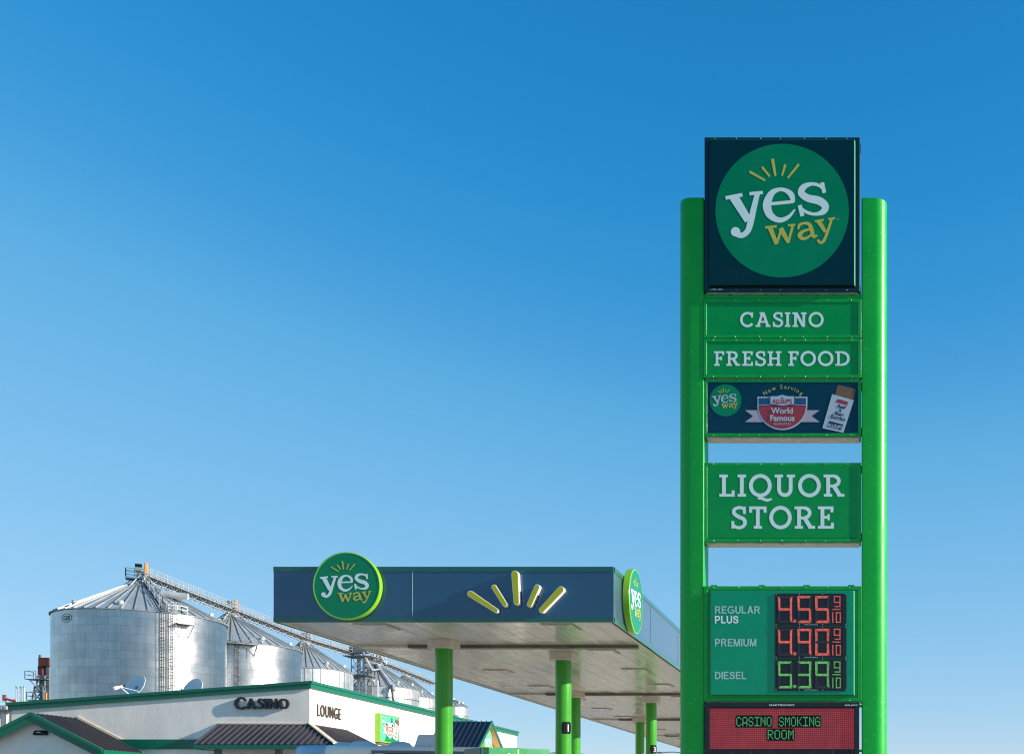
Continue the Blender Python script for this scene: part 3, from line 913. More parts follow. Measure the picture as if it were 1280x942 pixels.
# message board
by0, by1 = 877.6, 972
mb = MB()
mb.box((PX(882), PY-.02, PZ(by1)), (PX(1074), PY+.3, PZ(by0)), 'board_black')
fbb = PFr(PY-.02)
rect_frame(mb, fbb, PX(882), PZ(by1), PX(1074), PZ(by0), .07, .0005, .03, 'board_black', .35)
for i in range(8):
    x = 889 + i*25.2
    mb.slab(fbb, rect(PX(x), PZ(944), PX(x+.5), PZ(936.8)), .0305, .034, 'led_off')
board = mb.build('message_board', pyl, bevel=.006, label='black electronic board with a red dotted screen')
mb = MB()
fs_ = PFr(PY-.024)
mb.slab(fs_, rect(PX(888), PZ(935.8), PX(1068), PZ(885)), 0, .004, 'led_red_board')
mb.build('screen', board, loc=(PX(888), PY-.03, PZ(935.8)))
FONT5 = {'C': '01110100011000010000100001000101110', 'A': '01110100011000110001111111000110001', 'S': '01110100011000001110000011000101110',
         'I': '11111001000010000100001000010011111', 'N': '10001110011010110101100111000110001', 'O': '01110100011000110001100011000101110',
         'M': '10001110111010110101100011000110001', 'K': '10001100101010011000101001001010001', 'G': '01110100011000010111100011000101111', 'R': '11110100011000111110101001001010001'}
def dot_text(s, cxp, topp, dx, dy):
    W = len(s)*6*dx
    halo, dots = MB(), MB()
    for i, ch in enumerate(s):
        if ch == ' ': continue
        bits = FONT5[ch]
        for r in range(7):
            for c in range(5):
                if bits[r*5+c] != '1': continue
                x = cxp - W/2 + (i*6+c)*dx; y = topp + r*dy
                dots.slab(fs_, rect(PX(x+.06), PZ(y+dy-.12), PX(x+dx-.06), PZ(y+.12)), .0062, .008, 'led_text')
    runs = []
    for i, ch in enumerate(s):
        if ch != ' ':
            if runs and runs[-1][1] == i-1: runs[-1][1] = i
            else: runs.append([i, i])
    for a, b in runs:
        xa = cxp - W/2 + a*6*dx - dx; xb = cxp - W/2 + (b*6+5)*dx + dx
        halo.slab(fs_, [(PX(xa+1), PZ(topp+7*dy+dy)), (PX(xb-1), PZ(topp+7*dy+dy)), (PX(xb), PZ(topp+6.6*dy)), (PX(xb), PZ(topp+.3*dy)), (PX(xb-1), PZ(topp-dy)), (PX(xa+1), PZ(topp-dy)), (PX(xa), PZ(topp+.3*dy)), (PX(xa), PZ(topp+6.6*dy))], .0042, .006, 'black')
    halo.build('dark_backing', board); dots.build('lit_lettering', board)
dot_text('CASINO', 943.3, 895.4, 1.26, 1.7)
dot_text('SMOKING', 1000.2, 895.4, 1.26, 1.7)
dot_text('ROOM', 976.8, 911.6, 1.42, 1.7)
mb = MB()
flat(mb, fbb, place(font_text('DAKTRONICS', 2.0/PS, .012, 1.7), PX(977.5), PZ(882)), .033, 'vinyl_clean')
mb.build('lettering', board)
mb = MB()
flat(mb, fbb, place(font_text('GALAXY', 1.8/PS, .012, 1.6), PX(1064), PZ(882)), .033, 'vinyl_clean')
mb.build('lettering', board)
mb = MB()
for x in (880.8, 1075.6):
    for y in (882, 938): mb.box((PX(x-1.6), PY+.02, PZ(y+1)), (PX(x+1.6), PY+.1, PZ(y-2)), 'pylon_green')
each(mb, 'mounting_bracket', board)
mb = MB()
mb.box((PX(882), PY+.05, .5), (PX(1074), PY+.25, PZ(by1)-.005), 'frame_green')
mb.build('base_panel', pyl)
mb = MB(); mb.box((-3.3, PY-.5, 0), (.65, PY+1, .25), 'kerb'); mb.build('planter_kerb', pyl, bevel=.03)

# ------------------------------------------------------------------ fuel canopy
CYF = 21.3
U1 = F_PX/CYF                                  # pixels per metre at the canopy's front
SOF = EYE + (CY-777)/U1
TOPZ = EYE + (CY-708)/U1
CXL, CXR = (342-CX)/U1, (767-CX)/U1
CYB = CYF*3.25
def cY(z): return CYF*z
can = thing('fuel_canopy', 'long green and navy fuel station canopy on green columns with round signs', 'canopy', ((CXL+CXR)/2, (CYF+CYB)/2, 0))
bw = 6/U1
def fascia(fr, L, joints, visible_joint=None, i=0.0):
    mb = MB()
    mb.slab(fr, rect(i, SOF+bw, L-i, TOPZ-bw), -.06, 0, 'fascia_navy')
    mb.slab(fr, rect(i, SOF, L-i, SOF+bw-.002), -.06, .012, 'fascia_green')
    mb.slab(fr, rect(i, TOPZ-bw+.002, L-i, TOPZ), -.06, .012, 'fascia_green')
    fa_ = mb.build('fascia', can)
    mb = MB()
    for j in joints:
        mb.slab(fr, rect(j-.005, SOF+bw+.01, j+.005, TOPZ-bw-.01), .0005, .004, 'vinyl_grey' if j == visible_joint else 'fascia_navy')
    mb.build('joint_strip', fa_)
FF = Frame((CXL, CYF, 0), (1, 0, 0), (0, 0, 1), (0, -1, 0))
FR = Frame((CXR, CYF, 0), (0, 1, 0), (0, 0, 1), (1, 0, 0))
FL = Frame((CXL, CYB, 0), (0, -1, 0), (0, 0, 1), (-1, 0, 0))
FB = Frame((CXR, CYB, 0), (-1, 0, 0), (0, 0, 1), (0, 1, 0))
Wc, Lc = CXR-CXL, CYB-CYF
jx = (515.5-342)/U1
fascia(FF, Wc, [jx], jx)
fascia(FR, Lc, [3.6*i for i in range(1, 13)], i=.061)
fascia(FL, Lc, [3.6*i for i in range(1, 13)], i=.061)
fascia(FB, Wc, [Wc/2])
# decking: strips with a step between them, so that the seams are real
mb = MB()
n = 16
for i in range(n):
    x0 = CXL+.07 + (Wc-.14)*i/n; x1 = CXL+.07 + (Wc-.14)*(i+1)/n
    mb.box((x0+.0035, CYF+.07, SOF+.02), (x1-.0035, CYB-.07, SOF+.05), 'soffit_deck')
mb.box((CXL+.065, CYF+.065, SOF+.06), (CXR-.065, CYB-.065, SOF+.09), 'gutter_brown')
mb.build('soffit', can, loc=(CXL, CYF, SOF))
mb = MB(); mb.box((CXL+.065, CYF+.065, TOPZ-.3), (CXR-.065, CYB-.065, TOPZ-.25), 'roof_membrane'); mb.build('roof_deck', can)
mb = MB()
for a, b in (((CXL+.02, CYF+.02), (CXL+.14, CYB-.02)), ((CXR-.14, CYF+.02), (CXR-.02, CYB-.02))):
    mb.box((a[0], a[1], SOF-.0), (b[0], b[1], SOF+.018), 'cap_beige')
mb.box((CXL+.145, CYF+.02, SOF), (CXR-.145, CYF+.12, SOF+.018), 'cap_beige')
mb.build('edge_trim', can)
for z in (1.146, 1.635, 2.115, 2.6, 3.08):
    mb = MB()
    mb.box((CXL+1.28, cY(z), SOF-.055), (CXR-.2, cY(z)+.22, SOF+.018), 'gutter_brown')
    mb.box((CXL+.16, cY(z)+.03, SOF-.035), (CXL+1.26, cY(z)+.2, SOF+.018), 'cap_beige')
    mb.build('gutter_beam', can)
# lights under the deck, one mesh with its lens shared by all
mb = MB(); lx, ly = .28, .34
mb.box((-lx, -ly, -.02), (lx, ly, .02), 'cap_beige'); mb.box((-lx-.03, -ly-.03, -.012), (lx+.03, -ly, .02), 'light_rim'); mb.box((-lx-.03, ly, -.012), (lx+.03, ly+.03, .02), 'light_rim')
mb.box((-lx-.03, -ly, -.012), (-lx, ly, .02), 'light_rim'); mb.box((lx, -ly, -.012), (lx+.03, ly, .02), 'light_rim')
lt0 = mb.build('canopy_light')
mb = MB(); mb.box((-lx+.05, -ly+.05, -.03), (lx-.05, ly-.05, -.02), 'lens'); ln0 = mb.build('lens')
spots = [(-395, 1.03), (-395, 1.195), (-395, 1.36), (-395, 1.53), (-395, 1.7), (-395, 1.87), (-395, 2.04), (-395, 2.21), (-395, 2.38), (-395, 2.55), (-395, 2.72), (-395, 2.9),
         (-632, 1.03), (-632, 1.37), (-632, 1.55), (-632, 1.72), (-632, 1.9), (-632, 2.07), (-632, 2.24), (-632, 2.41), (-632, 2.58), (-632, 2.76), (-632, 2.93)]
for i, (xu, z) in enumerate(spots):
    a = lt0 if i == 0 else link(lt0.copy())
    b = ln0 if i == 0 else link(ln0.copy())
    a.parent = can; a.location = Vector((xu/U1, cY(z), SOF+.018)) - can.location
    b.parent = a; b.location = (0, 0, 0)
# columns
cr = .178
mb = MB(); mb.lathe((0, 0, 0), [(cr+.05, 0), (cr+.05, .03), (cr, .03), (cr, SOF-.17)], 'canopy_column', 48)
col0 = mb.build('column', smooth=40)
mb = MB(); mb.box((-.255, -.255, SOF-.17), (.255, .255, SOF+.018), 'cap_beige')
cap0 = mb.build('column_cap', bevel=.008)
cols = [(-592, 1.117), (-459.5, 1.207), (-594, 1.62), (-462, 1.704), (-596, 2.09), (-464, 2.2), (-596, 2.6), (-464, 2.7), (-596, 3.08), (-464, 3.15)]
NUM = {1: '1', 3: '3', 5: '5', 7: '7', 9: '9'}
for i, (xu, z) in enumerate(cols):
    a = col0 if i == 0 else link(col0.copy())
    b = cap0 if i == 0 else link(cap0.copy())
    P = Vector((xu/U1, cY(z), 0))
    a.parent = can; a.location = P - can.location
    b.parent = a; b.location = (0, 0, 0)
    if i in (1, 3):
        # curved number plate wrapped round the column
        zc = EYE + (CY - {1: 909.5, 3: 936}[i])*cY(z)/F_PX; hh = .27; r = cr+.012
        a0, a1 = math.radians(-88), math.radians(-12)
        mb = MB(); N = 14; sec0, vs, fs = [], [], []
        for k in range(N+1):
            t = a0 + (a1-a0)*k/N
            e = min(k, N-k)/2.0
            h = hh/2*2 * (.5 if e < .5 else 1)*.5 + (0.04 if .4 < e < .6 else 0)
            h = hh*.5*math.sqrt(max(0.05, 1-max(0, 1-e)**2)) + .0
            for rr, hz in ((r, h), (r, -h), (cr+.001, h), (cr+.001, -h)):
                vs.append((P.x + rr*math.cos(t), P.y + rr*math.sin(t), zc + hz))
        for k in range(N):
            j, q = 4*k, 4*k+4
            fs += [(j, q, q+1, j+1), (j+2, j+3, q+3, q+2), (j, j+2, q+2, q), (j+1, q+1, q+3, j+3)]
        fs += [(0, 1, 3, 2), (4*N, 4*N+2, 4*N+3, 4*N+1)]
        mb.add(vs, fs, 'black'); plate = mb.build('number_plate', a, smooth=40)
        v, f_ = font_text({1: '1', 3: '3'}[i], .16, .0, .8)
        tm = math.radians(-42)
        mb = MB()
        mb.add([(P.x + (r+.003)*math.cos(tm + x/r), P.y + (r+.003)*math.sin(tm + x/r), zc - .085 + y) for x, y in v], f_, 'vinyl_clean')
        mb.build('number', plate)
# round signs
def round_sign(fr, cx_, cz_, R, thick, lab):
    mb = MB()
    N = 72
    ring = lambda r, c: [fr.p(cx_ + r*math.cos(2*math.pi*i/N), cz_ + r*math.sin(2*math.pi*i/N), c) for i in range(N)]
    vs = ring(R*.97, .014) + ring(R, .03) + ring(R, thick-.012) + ring(R-.012, thick) + ring(R-.026, thick) + ring(R-.027, thick-.008)
    fs = [tuple(range(N))]
    for j in range(5):
        fs += [(j*N+i, j*N+(i+1) % N, (j+1)*N+(i+1) % N, (j+1)*N+i) for i in range(N)]
    fs.append(tuple(range(5*N, 6*N)))
    mb.add(vs, fs, 'lime')
    o = mb.build('round_sign', can, smooth=40, label=lab)
    mb = MB(); flat(mb, fr, poly(disc2((cx_, cz_), R-.028, 72)), thick-.005, 'logo_green'); mb.build('sign_face', o)
    mb = MB(); logo(mb, fr, cx_, cz_, R-.037, thick-.001, tilt=-.07); mb.build('lettering', o)
round_sign(FF, (437-342)/U1 - .0, EYE + (CY-733.5)/U1, 42.2/U1, .13, 'round lime edged sign on the front fascia')
round_sign(FR, 1.062*CYF-CYF, EYE + (CY-751.8)*1.062/U1, 42.6/U1, .16, 'round lime edged sign on the sunlit side fascia')
# sun rays on the front
for p, q, w0, w1 in (((166, 346), (420, 512), 64, 48), ((400, 278), (508, 450), 50, 50), ((608, 150), (625, 430), 70, 58), ((830, 278), (754, 452), 54, 54), ((1064, 304), (874, 508), 68, 56)):
    c = lambda t: ((570 + t[0]/8 - 342)/U1, EYE + (CY - (700 + t[1]/8))/U1)
    mb = MB()
    out = capsule(c(p), c(q), w0/8/U1, w1/8/U1); inn = capsule(c(p), c(q), (w0-12)/8/U1, (w1-12)/8/U1)
    mb.slab(FF, out, .012, .125, 'white_paint')
    o = mb.build('sun_ray', can, bevel=.003)
    mb = MB(); mb.slab(FF, inn, .124, .128, 'olive_face'); mb.build('ray_face', o)

# ------------------------------------------------------------------ store building
BO = Vector((-19.94, 40.0, 0)); AB = math.radians(2.21)
ES, ET = Vector((math.cos(AB), math.sin(AB), 0)), Vector((-math.sin(AB), math.cos(AB), 0))
def bp(s, t, z): return BO + ES*s + ET*t + Vector((0, 0, z))
BF = Frame(BO, ES, (0, 0, 1), -ET)             # front wall: a = s, b = z, c = outward
BR = Frame(BO, ET, (0, 0, 1), ES)              # right wall: a = t
SL, LW, LT, HC = .0795, 10.35, 26.9, 5.97
top = lambda s: HC + SL*s
store = thing('store_building', 'cream store with green trimmed sloping parapet, dark awnings and CASINO letters', 'building', bp(-LW/2, LT/2, 0))
def bbox(mb, s0, t0, z0, s1, t1, z1, m):
    mb.prism([bp(s, t, z0) for s, t in ((s0, t0), (s1, t0), (s1, t1), (s0, t1))], [bp(s, t, z1) for s, t in ((s0, t0), (s1, t0), (s1, t1), (s0, t1))], m)
w = .25
mb = MB(); mb.slab(BF, [(-LW, 0), (0, 0), (0, top(0)-.05), (-LW, top(-LW)-.05)], -w, 0, 'stucco'); mb.build('wall', store)
mb = MB(); mb.slab(BR, [(w, 0), (LT, 0), (LT, HC-.05), (w, HC-.05)], -w, 0, 'stucco'); mb.build('wall', store)
mb = MB()
mb.prism([bp(-LW, LT-w, 0), bp(-w, LT-w, 0), bp(-w, LT, 0), bp(-LW, LT, 0)], [bp(-LW, LT-w, top(-LW)-.05), bp(-w, LT-w, HC-.05), bp(-w, LT, HC-.05), bp(-LW, LT, top(-LW)-.05)], 'stucco')
mb.build('wall', store)
mb = MB(); bbox(mb, -LW, w, 0, -LW+w, LT-w, top(-LW)-.05, 'stucco'); mb.build('wall', store)
mb = MB()
mb.prism([bp(-LW+w, w, top(-LW)-.7), bp(-w, w, HC-.7), bp(-w, LT-w, HC-.7), bp(-LW+w, LT-w, top(-LW)-.7)], [bp(-LW+w, w, top(-LW)-.6), bp(-w, w, HC-.6), bp(-w, LT-w, HC-.6), bp(-LW+w, LT-w, top(-LW)-.6)], 'roof_membrane')
mb.build('roof', store)
# parapet trim in two steps
mb = MB()
for z0, z1, pr in ((-.10, .0, .12), (-.26, -.102, .08)):
    mb.prism([bp(-LW-pr, -pr, top(-LW)+z0), bp(pr, -pr, top(0)+z0), bp(pr, .3, top(0)+z0), bp(-LW-pr, .3, top(-LW)+z0)],
             [bp(-LW-pr, -pr, top(-LW)+z1), bp(pr, -pr, top(0)+z1), bp(pr, .3, top(0)+z1), bp(-LW-pr, .3, top(-LW)+z1)], 'trim_green')
    bbox(mb, -.3, .302, HC+z0, pr, LT+pr, HC+z1, 'trim_green')
    bbox(mb, -LW-pr, .302, top(-LW)+z0, -LW+.3, LT+pr, top(-LW)+z1, 'trim_green')
mb.build('parapet_trim', store)
mb = MB(); mb.slab(BF, rect(-LW, 3.53, -3.22, 3.87), .001, .07, 'trim_green'); mb.build('belt_band', store)

# hipped awning round the corner
ZT, ZE, PJ, SA, TA = 4.41, 3.61, 1.58, -3.2, 3.0
aw = MB(); d = .06
def slope(pts, m):
    nrm = (pts[1]-pts[0]).cross(pts[2]-pts[0]).normalized()
    if nrm.z < 0: nrm = -nrm
    aw.prism([p - nrm*d for p in pts], pts, m)
    return nrm
nF = slope([bp(SA, 0.0, ZT), bp(0, 0, ZT), bp(PJ, -PJ, ZE), bp(SA, -PJ, ZE)], 'seam_roof')
nR = slope([bp(0, 0, ZT), bp(0, TA, ZT), bp(PJ, TA, ZE), bp(PJ, -PJ, ZE)], 'seam_roof')
def rib(mb, a, b, nrm, w_, h, m):
    dr = (b-a).normalized(); sd = dr.cross(nrm).normalized()*w_/2
    mb.prism([a-sd, a+sd, b+sd, b-sd], [a-sd+nrm*h, a+sd+nrm*h, b+sd+nrm*h, b-sd+nrm*h], m)
s = SA + .03
while s < PJ - .05:
    t0 = -max(0, s)
    rib(aw, bp(s, t0, ZT + (ZE-ZT)*(-t0/PJ)), bp(s, -PJ, ZE), nF, .035, .045, 'seam_roof'); s += .222
t = -PJ+.1
while t < TA:
    s0 = max(0, -t)
    rib(aw, bp(s0, t, ZT + (ZE-ZT)*(s0/PJ)), bp(PJ, t, ZE), nR, .035, .045, 'seam_roof'); t += .222
awn = aw.build('awning', store)
mb = MB(); rib(mb, bp(0, 0, ZT+.03), bp(PJ, -PJ, ZE+.03), Vector((0, 0, 1)), .15, .05, 'cream')
mb.prism([bp(SA, -.05, ZT), bp(.03, -.05, ZT), bp(.03, -.002, ZT), bp(SA, -.002, ZT)], [bp(SA, -.05, ZT+.045), bp(.03, -.05, ZT+.045), bp(.03, -.002, ZT+.045), bp(SA, -.002, ZT+.045)], 'cream')
mb.build('flashing', awn)
mb = MB()
bbox(mb, SA, -PJ-.03, ZE-.16, PJ+.03, -PJ+.03, ZE-.01, 'trim_green'); bbox(mb, PJ-.03, -PJ+.032, ZE-.16, PJ+.03, TA, ZE-.01, 'trim_green')
bbox(mb, SA, -PJ+.032, ZE-.16, SA+.05, -.002, ZE-.02, 'trim_green')
mb.build('fascia', awn)
mb = MB(); bbox(mb, SA+.052, -PJ+.032, ZE-.14, PJ-.032, -.002, ZE-.11, 'cream'); bbox(mb, .002, .002, ZE-.14, PJ-.032, TA, ZE-.11, 'cream')
mb.prism([bp(SA+.01, 0, ZE-.1), bp(SA+.01, -PJ+.04, ZE-.1), bp(SA+.01, -.02, ZT-.1)], [bp(SA+.05, 0, ZE-.1), bp(SA+.05, -PJ+.04, ZE-.1), bp(SA+.05, -.02, ZT-.1)], 'stucco')
mb.build('soffit', awn)
for s_, t_ in ((-2.45, -1.42), (-.4, -1.42), (1.42, -1.42), (1.42, 2.7)):
    mb = MB(); bbox(mb, s_-.09, t_-.09, 0, s_+.09, t_+.09, ZE-.14, 'brown_post'); mb.build('awning_post', store)
mb = MB(); mb.slab(BF, rect(-2.0, 0, -.2, 2.3), .002, .05, 'glass_dark'); rect_frame(mb, BF, -2.06, 0, -.14, 2.36, .06, .052, .08, 'brown_post', .06); mb.build('glass_door', store)

# gabled porch at the left
GS, GH, GZ, GE, GT = -8.07, 2.3, 4.588, 3.38, -2.31
mb = MB()
def porch_slope(sg):
    pts = [bp(GS, GT, GZ), bp(GS + sg*GH, GT, GE), bp(GS + sg*GH, -.002, GE), bp(GS, -.002, GZ)]
    nrm = (pts[1]-pts[0]).cross(pts[2]-pts[0]).normalized()
    if nrm.z < 0: nrm = -nrm
    mb.prism([p - nrm*.06 for p in pts], pts, 'seam_roof')
    k = GT + .05
    while k < -.02:
        rib(mb, bp(GS, k, GZ), bp(GS + sg*GH, k, GE), nrm, .035, .045, 'seam_roof'); k += .23
porch_slope(1); porch_slope(-1)
porch = mb.build('porch_roof', store)
mb = MB()
for sg in (1, -1):
    for dz0, dz1, tt in ((-.30, -.07, GT-.04), (-.068, .05, GT-.075)):
        a = [bp(GS, tt, GZ+dz0), bp(GS + sg*(GH+.02), tt, GE+dz0), bp(GS + sg*(GH+.02), tt, GE+dz1), bp(GS, tt, GZ+dz1)]
        b = [p + ET*(GT + .0 - tt - .002) for p in a]
        mb.prism(a, b, 'trim_green')
    bbox(mb, GS + sg*(GH+.002), GT, GE-.27, GS + sg*(GH+.05), -.002, GE+.0, 'trim_green')
mb.build('fascia', porch)
mb = MB(); mb.prism([bp(GS, -.035, GZ+.02), bp(GS+GH, -.035, GE+.02), bp(GS+GH, -.004, GE+.02), bp(GS, -.004, GZ+.02)], [bp(GS, -.035, GZ+.1), bp(GS+GH, -.035, GE+.1), bp(GS+GH, -.004, GE+.1), bp(GS, -.004, GZ+.1)], 'cream')
mb.build('flashing', porch)
mb = MB(); gw = 1.95; zb = GZ - (GZ-GE)/GH*gw - .07
mb.slab(BF, [(GS-gw, 0), (GS+gw, 0), (GS+gw, zb), (GS, GZ-.075), (GS-gw, zb)], -GT-.5, -GT-.3, 'stucco')
bbox(mb, GS-gw, GT+.502, 0, GS-gw+.2, -.002, zb, 'stucco'); bbox(mb, GS+gw-.2, GT+.502, 0, GS+gw, -.002, zb, 'stucco')
mb.build('porch_wall', store)
def wall_pack(fr, a, b, c, w_, h):
    mb = MB(); n = 12
    prof = [(0, h/2)] + [(h*.75*math.sin(math.pi*i/n*.5)*1.0 + .02, h/2*math.cos(math.pi*i/n)) for i in range(1, n)] + [(0, -h/2)]
    L = [fr.p(a-w_/2, b+z, c+x) for x, z in prof]; R = [fr.p(a+w_/2, b+z, c+x) for x, z in prof]
    mb.prism(L, R, 'wall_light')
    o = mb.build('wall_light', store, smooth=40, bevel=.015)
    mb = MB(); mb.slab(fr, [(a-w_*.36, b-h*.36), (a+w_*.2, b-h*.36), (a+w_*.2, b-h*.05), (a-w_*.1, b+h*.22), (a-w_*.36, b-h*.05)], c+h*.62, c+h*.66, 'lens'); mb.build('lens', o)
wall_pack(BF, GS+.13, GZ-.62, -GT-.3, .42, .17)
wall_pack(BR, LT-1.3, 4.02, 0, .5, .26)
wall_pack(BR, LT-3.6, 3.55, 0, .5, .22)

# CASINO letters: free-standing, dark, flared strokes
def display_glyph(ch):
    if ch == 'C': return brush([(.84, .78, .2), (.7, .9, .17), (.45, .93, .16), (.18, .72, .23), (.1, .45, .25), (.24, .15, .22), (.5, .06, .17), (.72, .1, .16), (.86, .2, .12)]), .9
    if ch == 'A': return [seg((.42, .98), (.1, 0), .2, .26), seg((.42, 1), (.78, 0), .22, .3), rect(.2, .2, .62, .38)], .9
    if ch == 'S': return brush([(.62, .85, .2), (.45, .93, .16), (.25, .88, .18), (.17, .7, .22), (.35, .53, .24), (.53, .4, .24), (.52, .2, .22), (.35, .08, .18), (.18, .09, .17), (.03, .16, .18)]), .66
    if ch == 'I': return [seg((.15, 1), (.13, 0), .27, .24)], .3
    if ch == 'N': return [seg((.14, 1), (.12, 0), .24, .24), seg((.74, 1), (.76, 0), .24, .24), seg((.18, .93), (.7, .07), .26)], .88
    if ch == 'O': return brush([(.5, .92, .16), (.22, .82, .22), (.1, .5, .26), (.22, .16, .22), (.5, .07, .16), (.78, .16, .22), (.9, .5, .26), (.78, .82, .22), (.5, .92, .16)]), 1.0
def letters(fr, s, x0, x1, z, cap, c0, c1, m, first=1.0):
    x, gl = 0, []
    for i, ch in enumerate(s):
        g, w_ = display_glyph(ch); k = first if i == 0 else 1.0
        v, f_ = union2d(g); gl.append(([(a*k + x, b*k - (k-1)*.3) for a, b in v], f_)); x += w_*k + .09
    x -= .09
    mb = MB()
    for v, f_ in gl: solid(mb, fr, ([(x0 + a/x*(x1-x0), z + b*cap) for a, b in v], f_), c0, c1, m)
    return mb.build('lettering', store, label='black raised CASINO letters')
letters(BF, 'CASINO', -2.58, -.7, 1.5+(CY-885.6)/35, .36, .03, .115, 'letter_black', 1.18)
v, f_ = font_text('LOUNGE', .43, .0, .6, spacing=1.22)
x0, x1 = min(p[0] for p in v), max(p[0] for p in v)
mb = MB(); solid(mb, BR, ([(.55 + (x-x0)/(x1-x0)*1.95, 4.77 + y) for x, y in v], f_), .02, .05, 'letter_brown'); mb.build('lettering', store, label='narrow brown LOUNGE letters')

# lit food poster on the right wall
mb = MB(); ps0, ps1, pz0, pz1 = 5.8, 7.85, 4.13, 5.31
mb.slab(BR, rect(ps0, pz0, ps1, pz1), .002, .2, 'lime')
rect_frame(mb, BR, ps0, pz0, ps1, pz1, .05, .2005, .22, 'lime')
mb.slab(BR, rect(ps0+.1, pz0-.06, ps1-.3, pz0-.002), .02, .16, 'gutter_brown')
poster = mb.build('poster_box', store, label='lime edged food poster box')
PF = Frame(BR.p((ps0+ps1)/2, (pz0+pz1)/2, .203), ET, (0, 0, 1), ES)
mb = MB(); hw, hz = (ps1-ps0)/2-.05, (pz1-pz0)/2-.05
flat(mb, PF, poly(rect(-hw, -hz, hw, hz)), .001, 'mint')
flat(mb, PF, poly([(-hw*.55, -hz), (hw, -hz), (hw, -hz*.75), (hw*.5, -hz*.5), (0, -hz*.8), (-hw*.3, -hz*.35)]), .003, 'hill_green')
flat(mb, PF, poly(disc2((-hw*.72, hz*.52), .2, 40)), .003, 'vinyl_clean'); flat(mb, PF, poly(disc2((-hw*.72, hz*.52), .19, 40)), .005, 'poster_green'); logo(mb, PF, -hw*.72, hz*.52, .18, .007, 'vinyl_clean', 'vinyl_yellow')
emblem(mb, PF, -.03, -.02, .0021, .006, True)
flat(mb, PF, poly(disc2((.22, hz*.7), .1, 20, .13)), .006, 'hill_green')
packet(mb, PF, hw*.68, -.05, .0023, .02, True)
mb.build('printed_artwork', poster)

# entrance gable on the right wall
EG, ETT, ER, EK, EH = 2.36, 13.8, 5.57, .667, 3.25
EZ = ER - EK*EH
eg = MB()
for sg in (1, -1):
    pts = [bp(.002, ETT, ER), bp(EG, ETT, ER), bp(EG, ETT + sg*EH, EZ), bp(.002, ETT + sg*EH, EZ)]
    nrm = (pts[1]-pts[0]).cross(pts[2]-pts[0]).normalized()
    if nrm.z < 0: nrm = -nrm
    eg.prism([p - nrm*.06 for p in pts], pts, 'seam_navy')
    k = .05
    while k < EG:
        rib(eg, bp(k, ETT, ER), bp(k, ETT + sg*EH, EZ), nrm, .035, .05, 'seam_navy'); k += .23
ent = eg.build('entrance_roof', store)
mb = MB()
for sg in (1, -1):
    a = [bp(EG, ETT, ER-.12), bp(EG, ETT + sg*EH, EZ-.12), bp(EG, ETT + sg*EH, EZ+.05), bp(EG, ETT, ER+.05)]
    mb.prism(a, [p + ES*.05 for p in a], 'trim_green')
mb.build('fascia', ent)
mb = MB()
for sg in (1, -1):
    a = [bp(EG-.35, ETT + sg*.02, ER-.09), bp(EG-.35, ETT + sg*EH, EZ-.08), bp(EG-.005, ETT + sg*EH, EZ-.08), bp(EG-.005, ETT + sg*.02, ER-.09)]
    mb.prism([p - Vector((0, 0, .03)) for p in a], a, 'tan')
mb.build('soffit', ent)
mb = MB(); gh = 2.9
mb.slab(BR, [(ETT-gh, 2.8), (ETT+gh, 2.8), (ETT+gh, ER-EK*gh-.13), (ETT, ER-.13), (ETT-gh, ER-EK*gh-.13)], EG-.55, EG-.35, 'stucco')
mb.build('gable_wall', store)
mb = MB()
for tt in (ETT-2.6, ETT+2.6): bbox(mb, EG-.75, tt-.2, 0, EG-.35, tt+.2, 2.798, 'stucco')
mb.build('entrance_post', store)
EF = Frame(BO + ES*(EG-.35), ET, (0, 0, 1), ES)
mb = MB(); mb.slab(EF, disc2((ETT, 4.54), .66, 48), .001, .2, 'lime'); o = mb.build('round_sign', store, smooth=40, label='round lime sign in the entrance gable')
mb = MB(); flat(mb, EF, poly(disc2((ETT, 4.54), .63, 48)), .203, 'mint'); logo(mb, EF, ETT, 4.54, .61, .207, 'vinyl_clean', 'vinyl_yellow'); mb.build('sign_face', o)

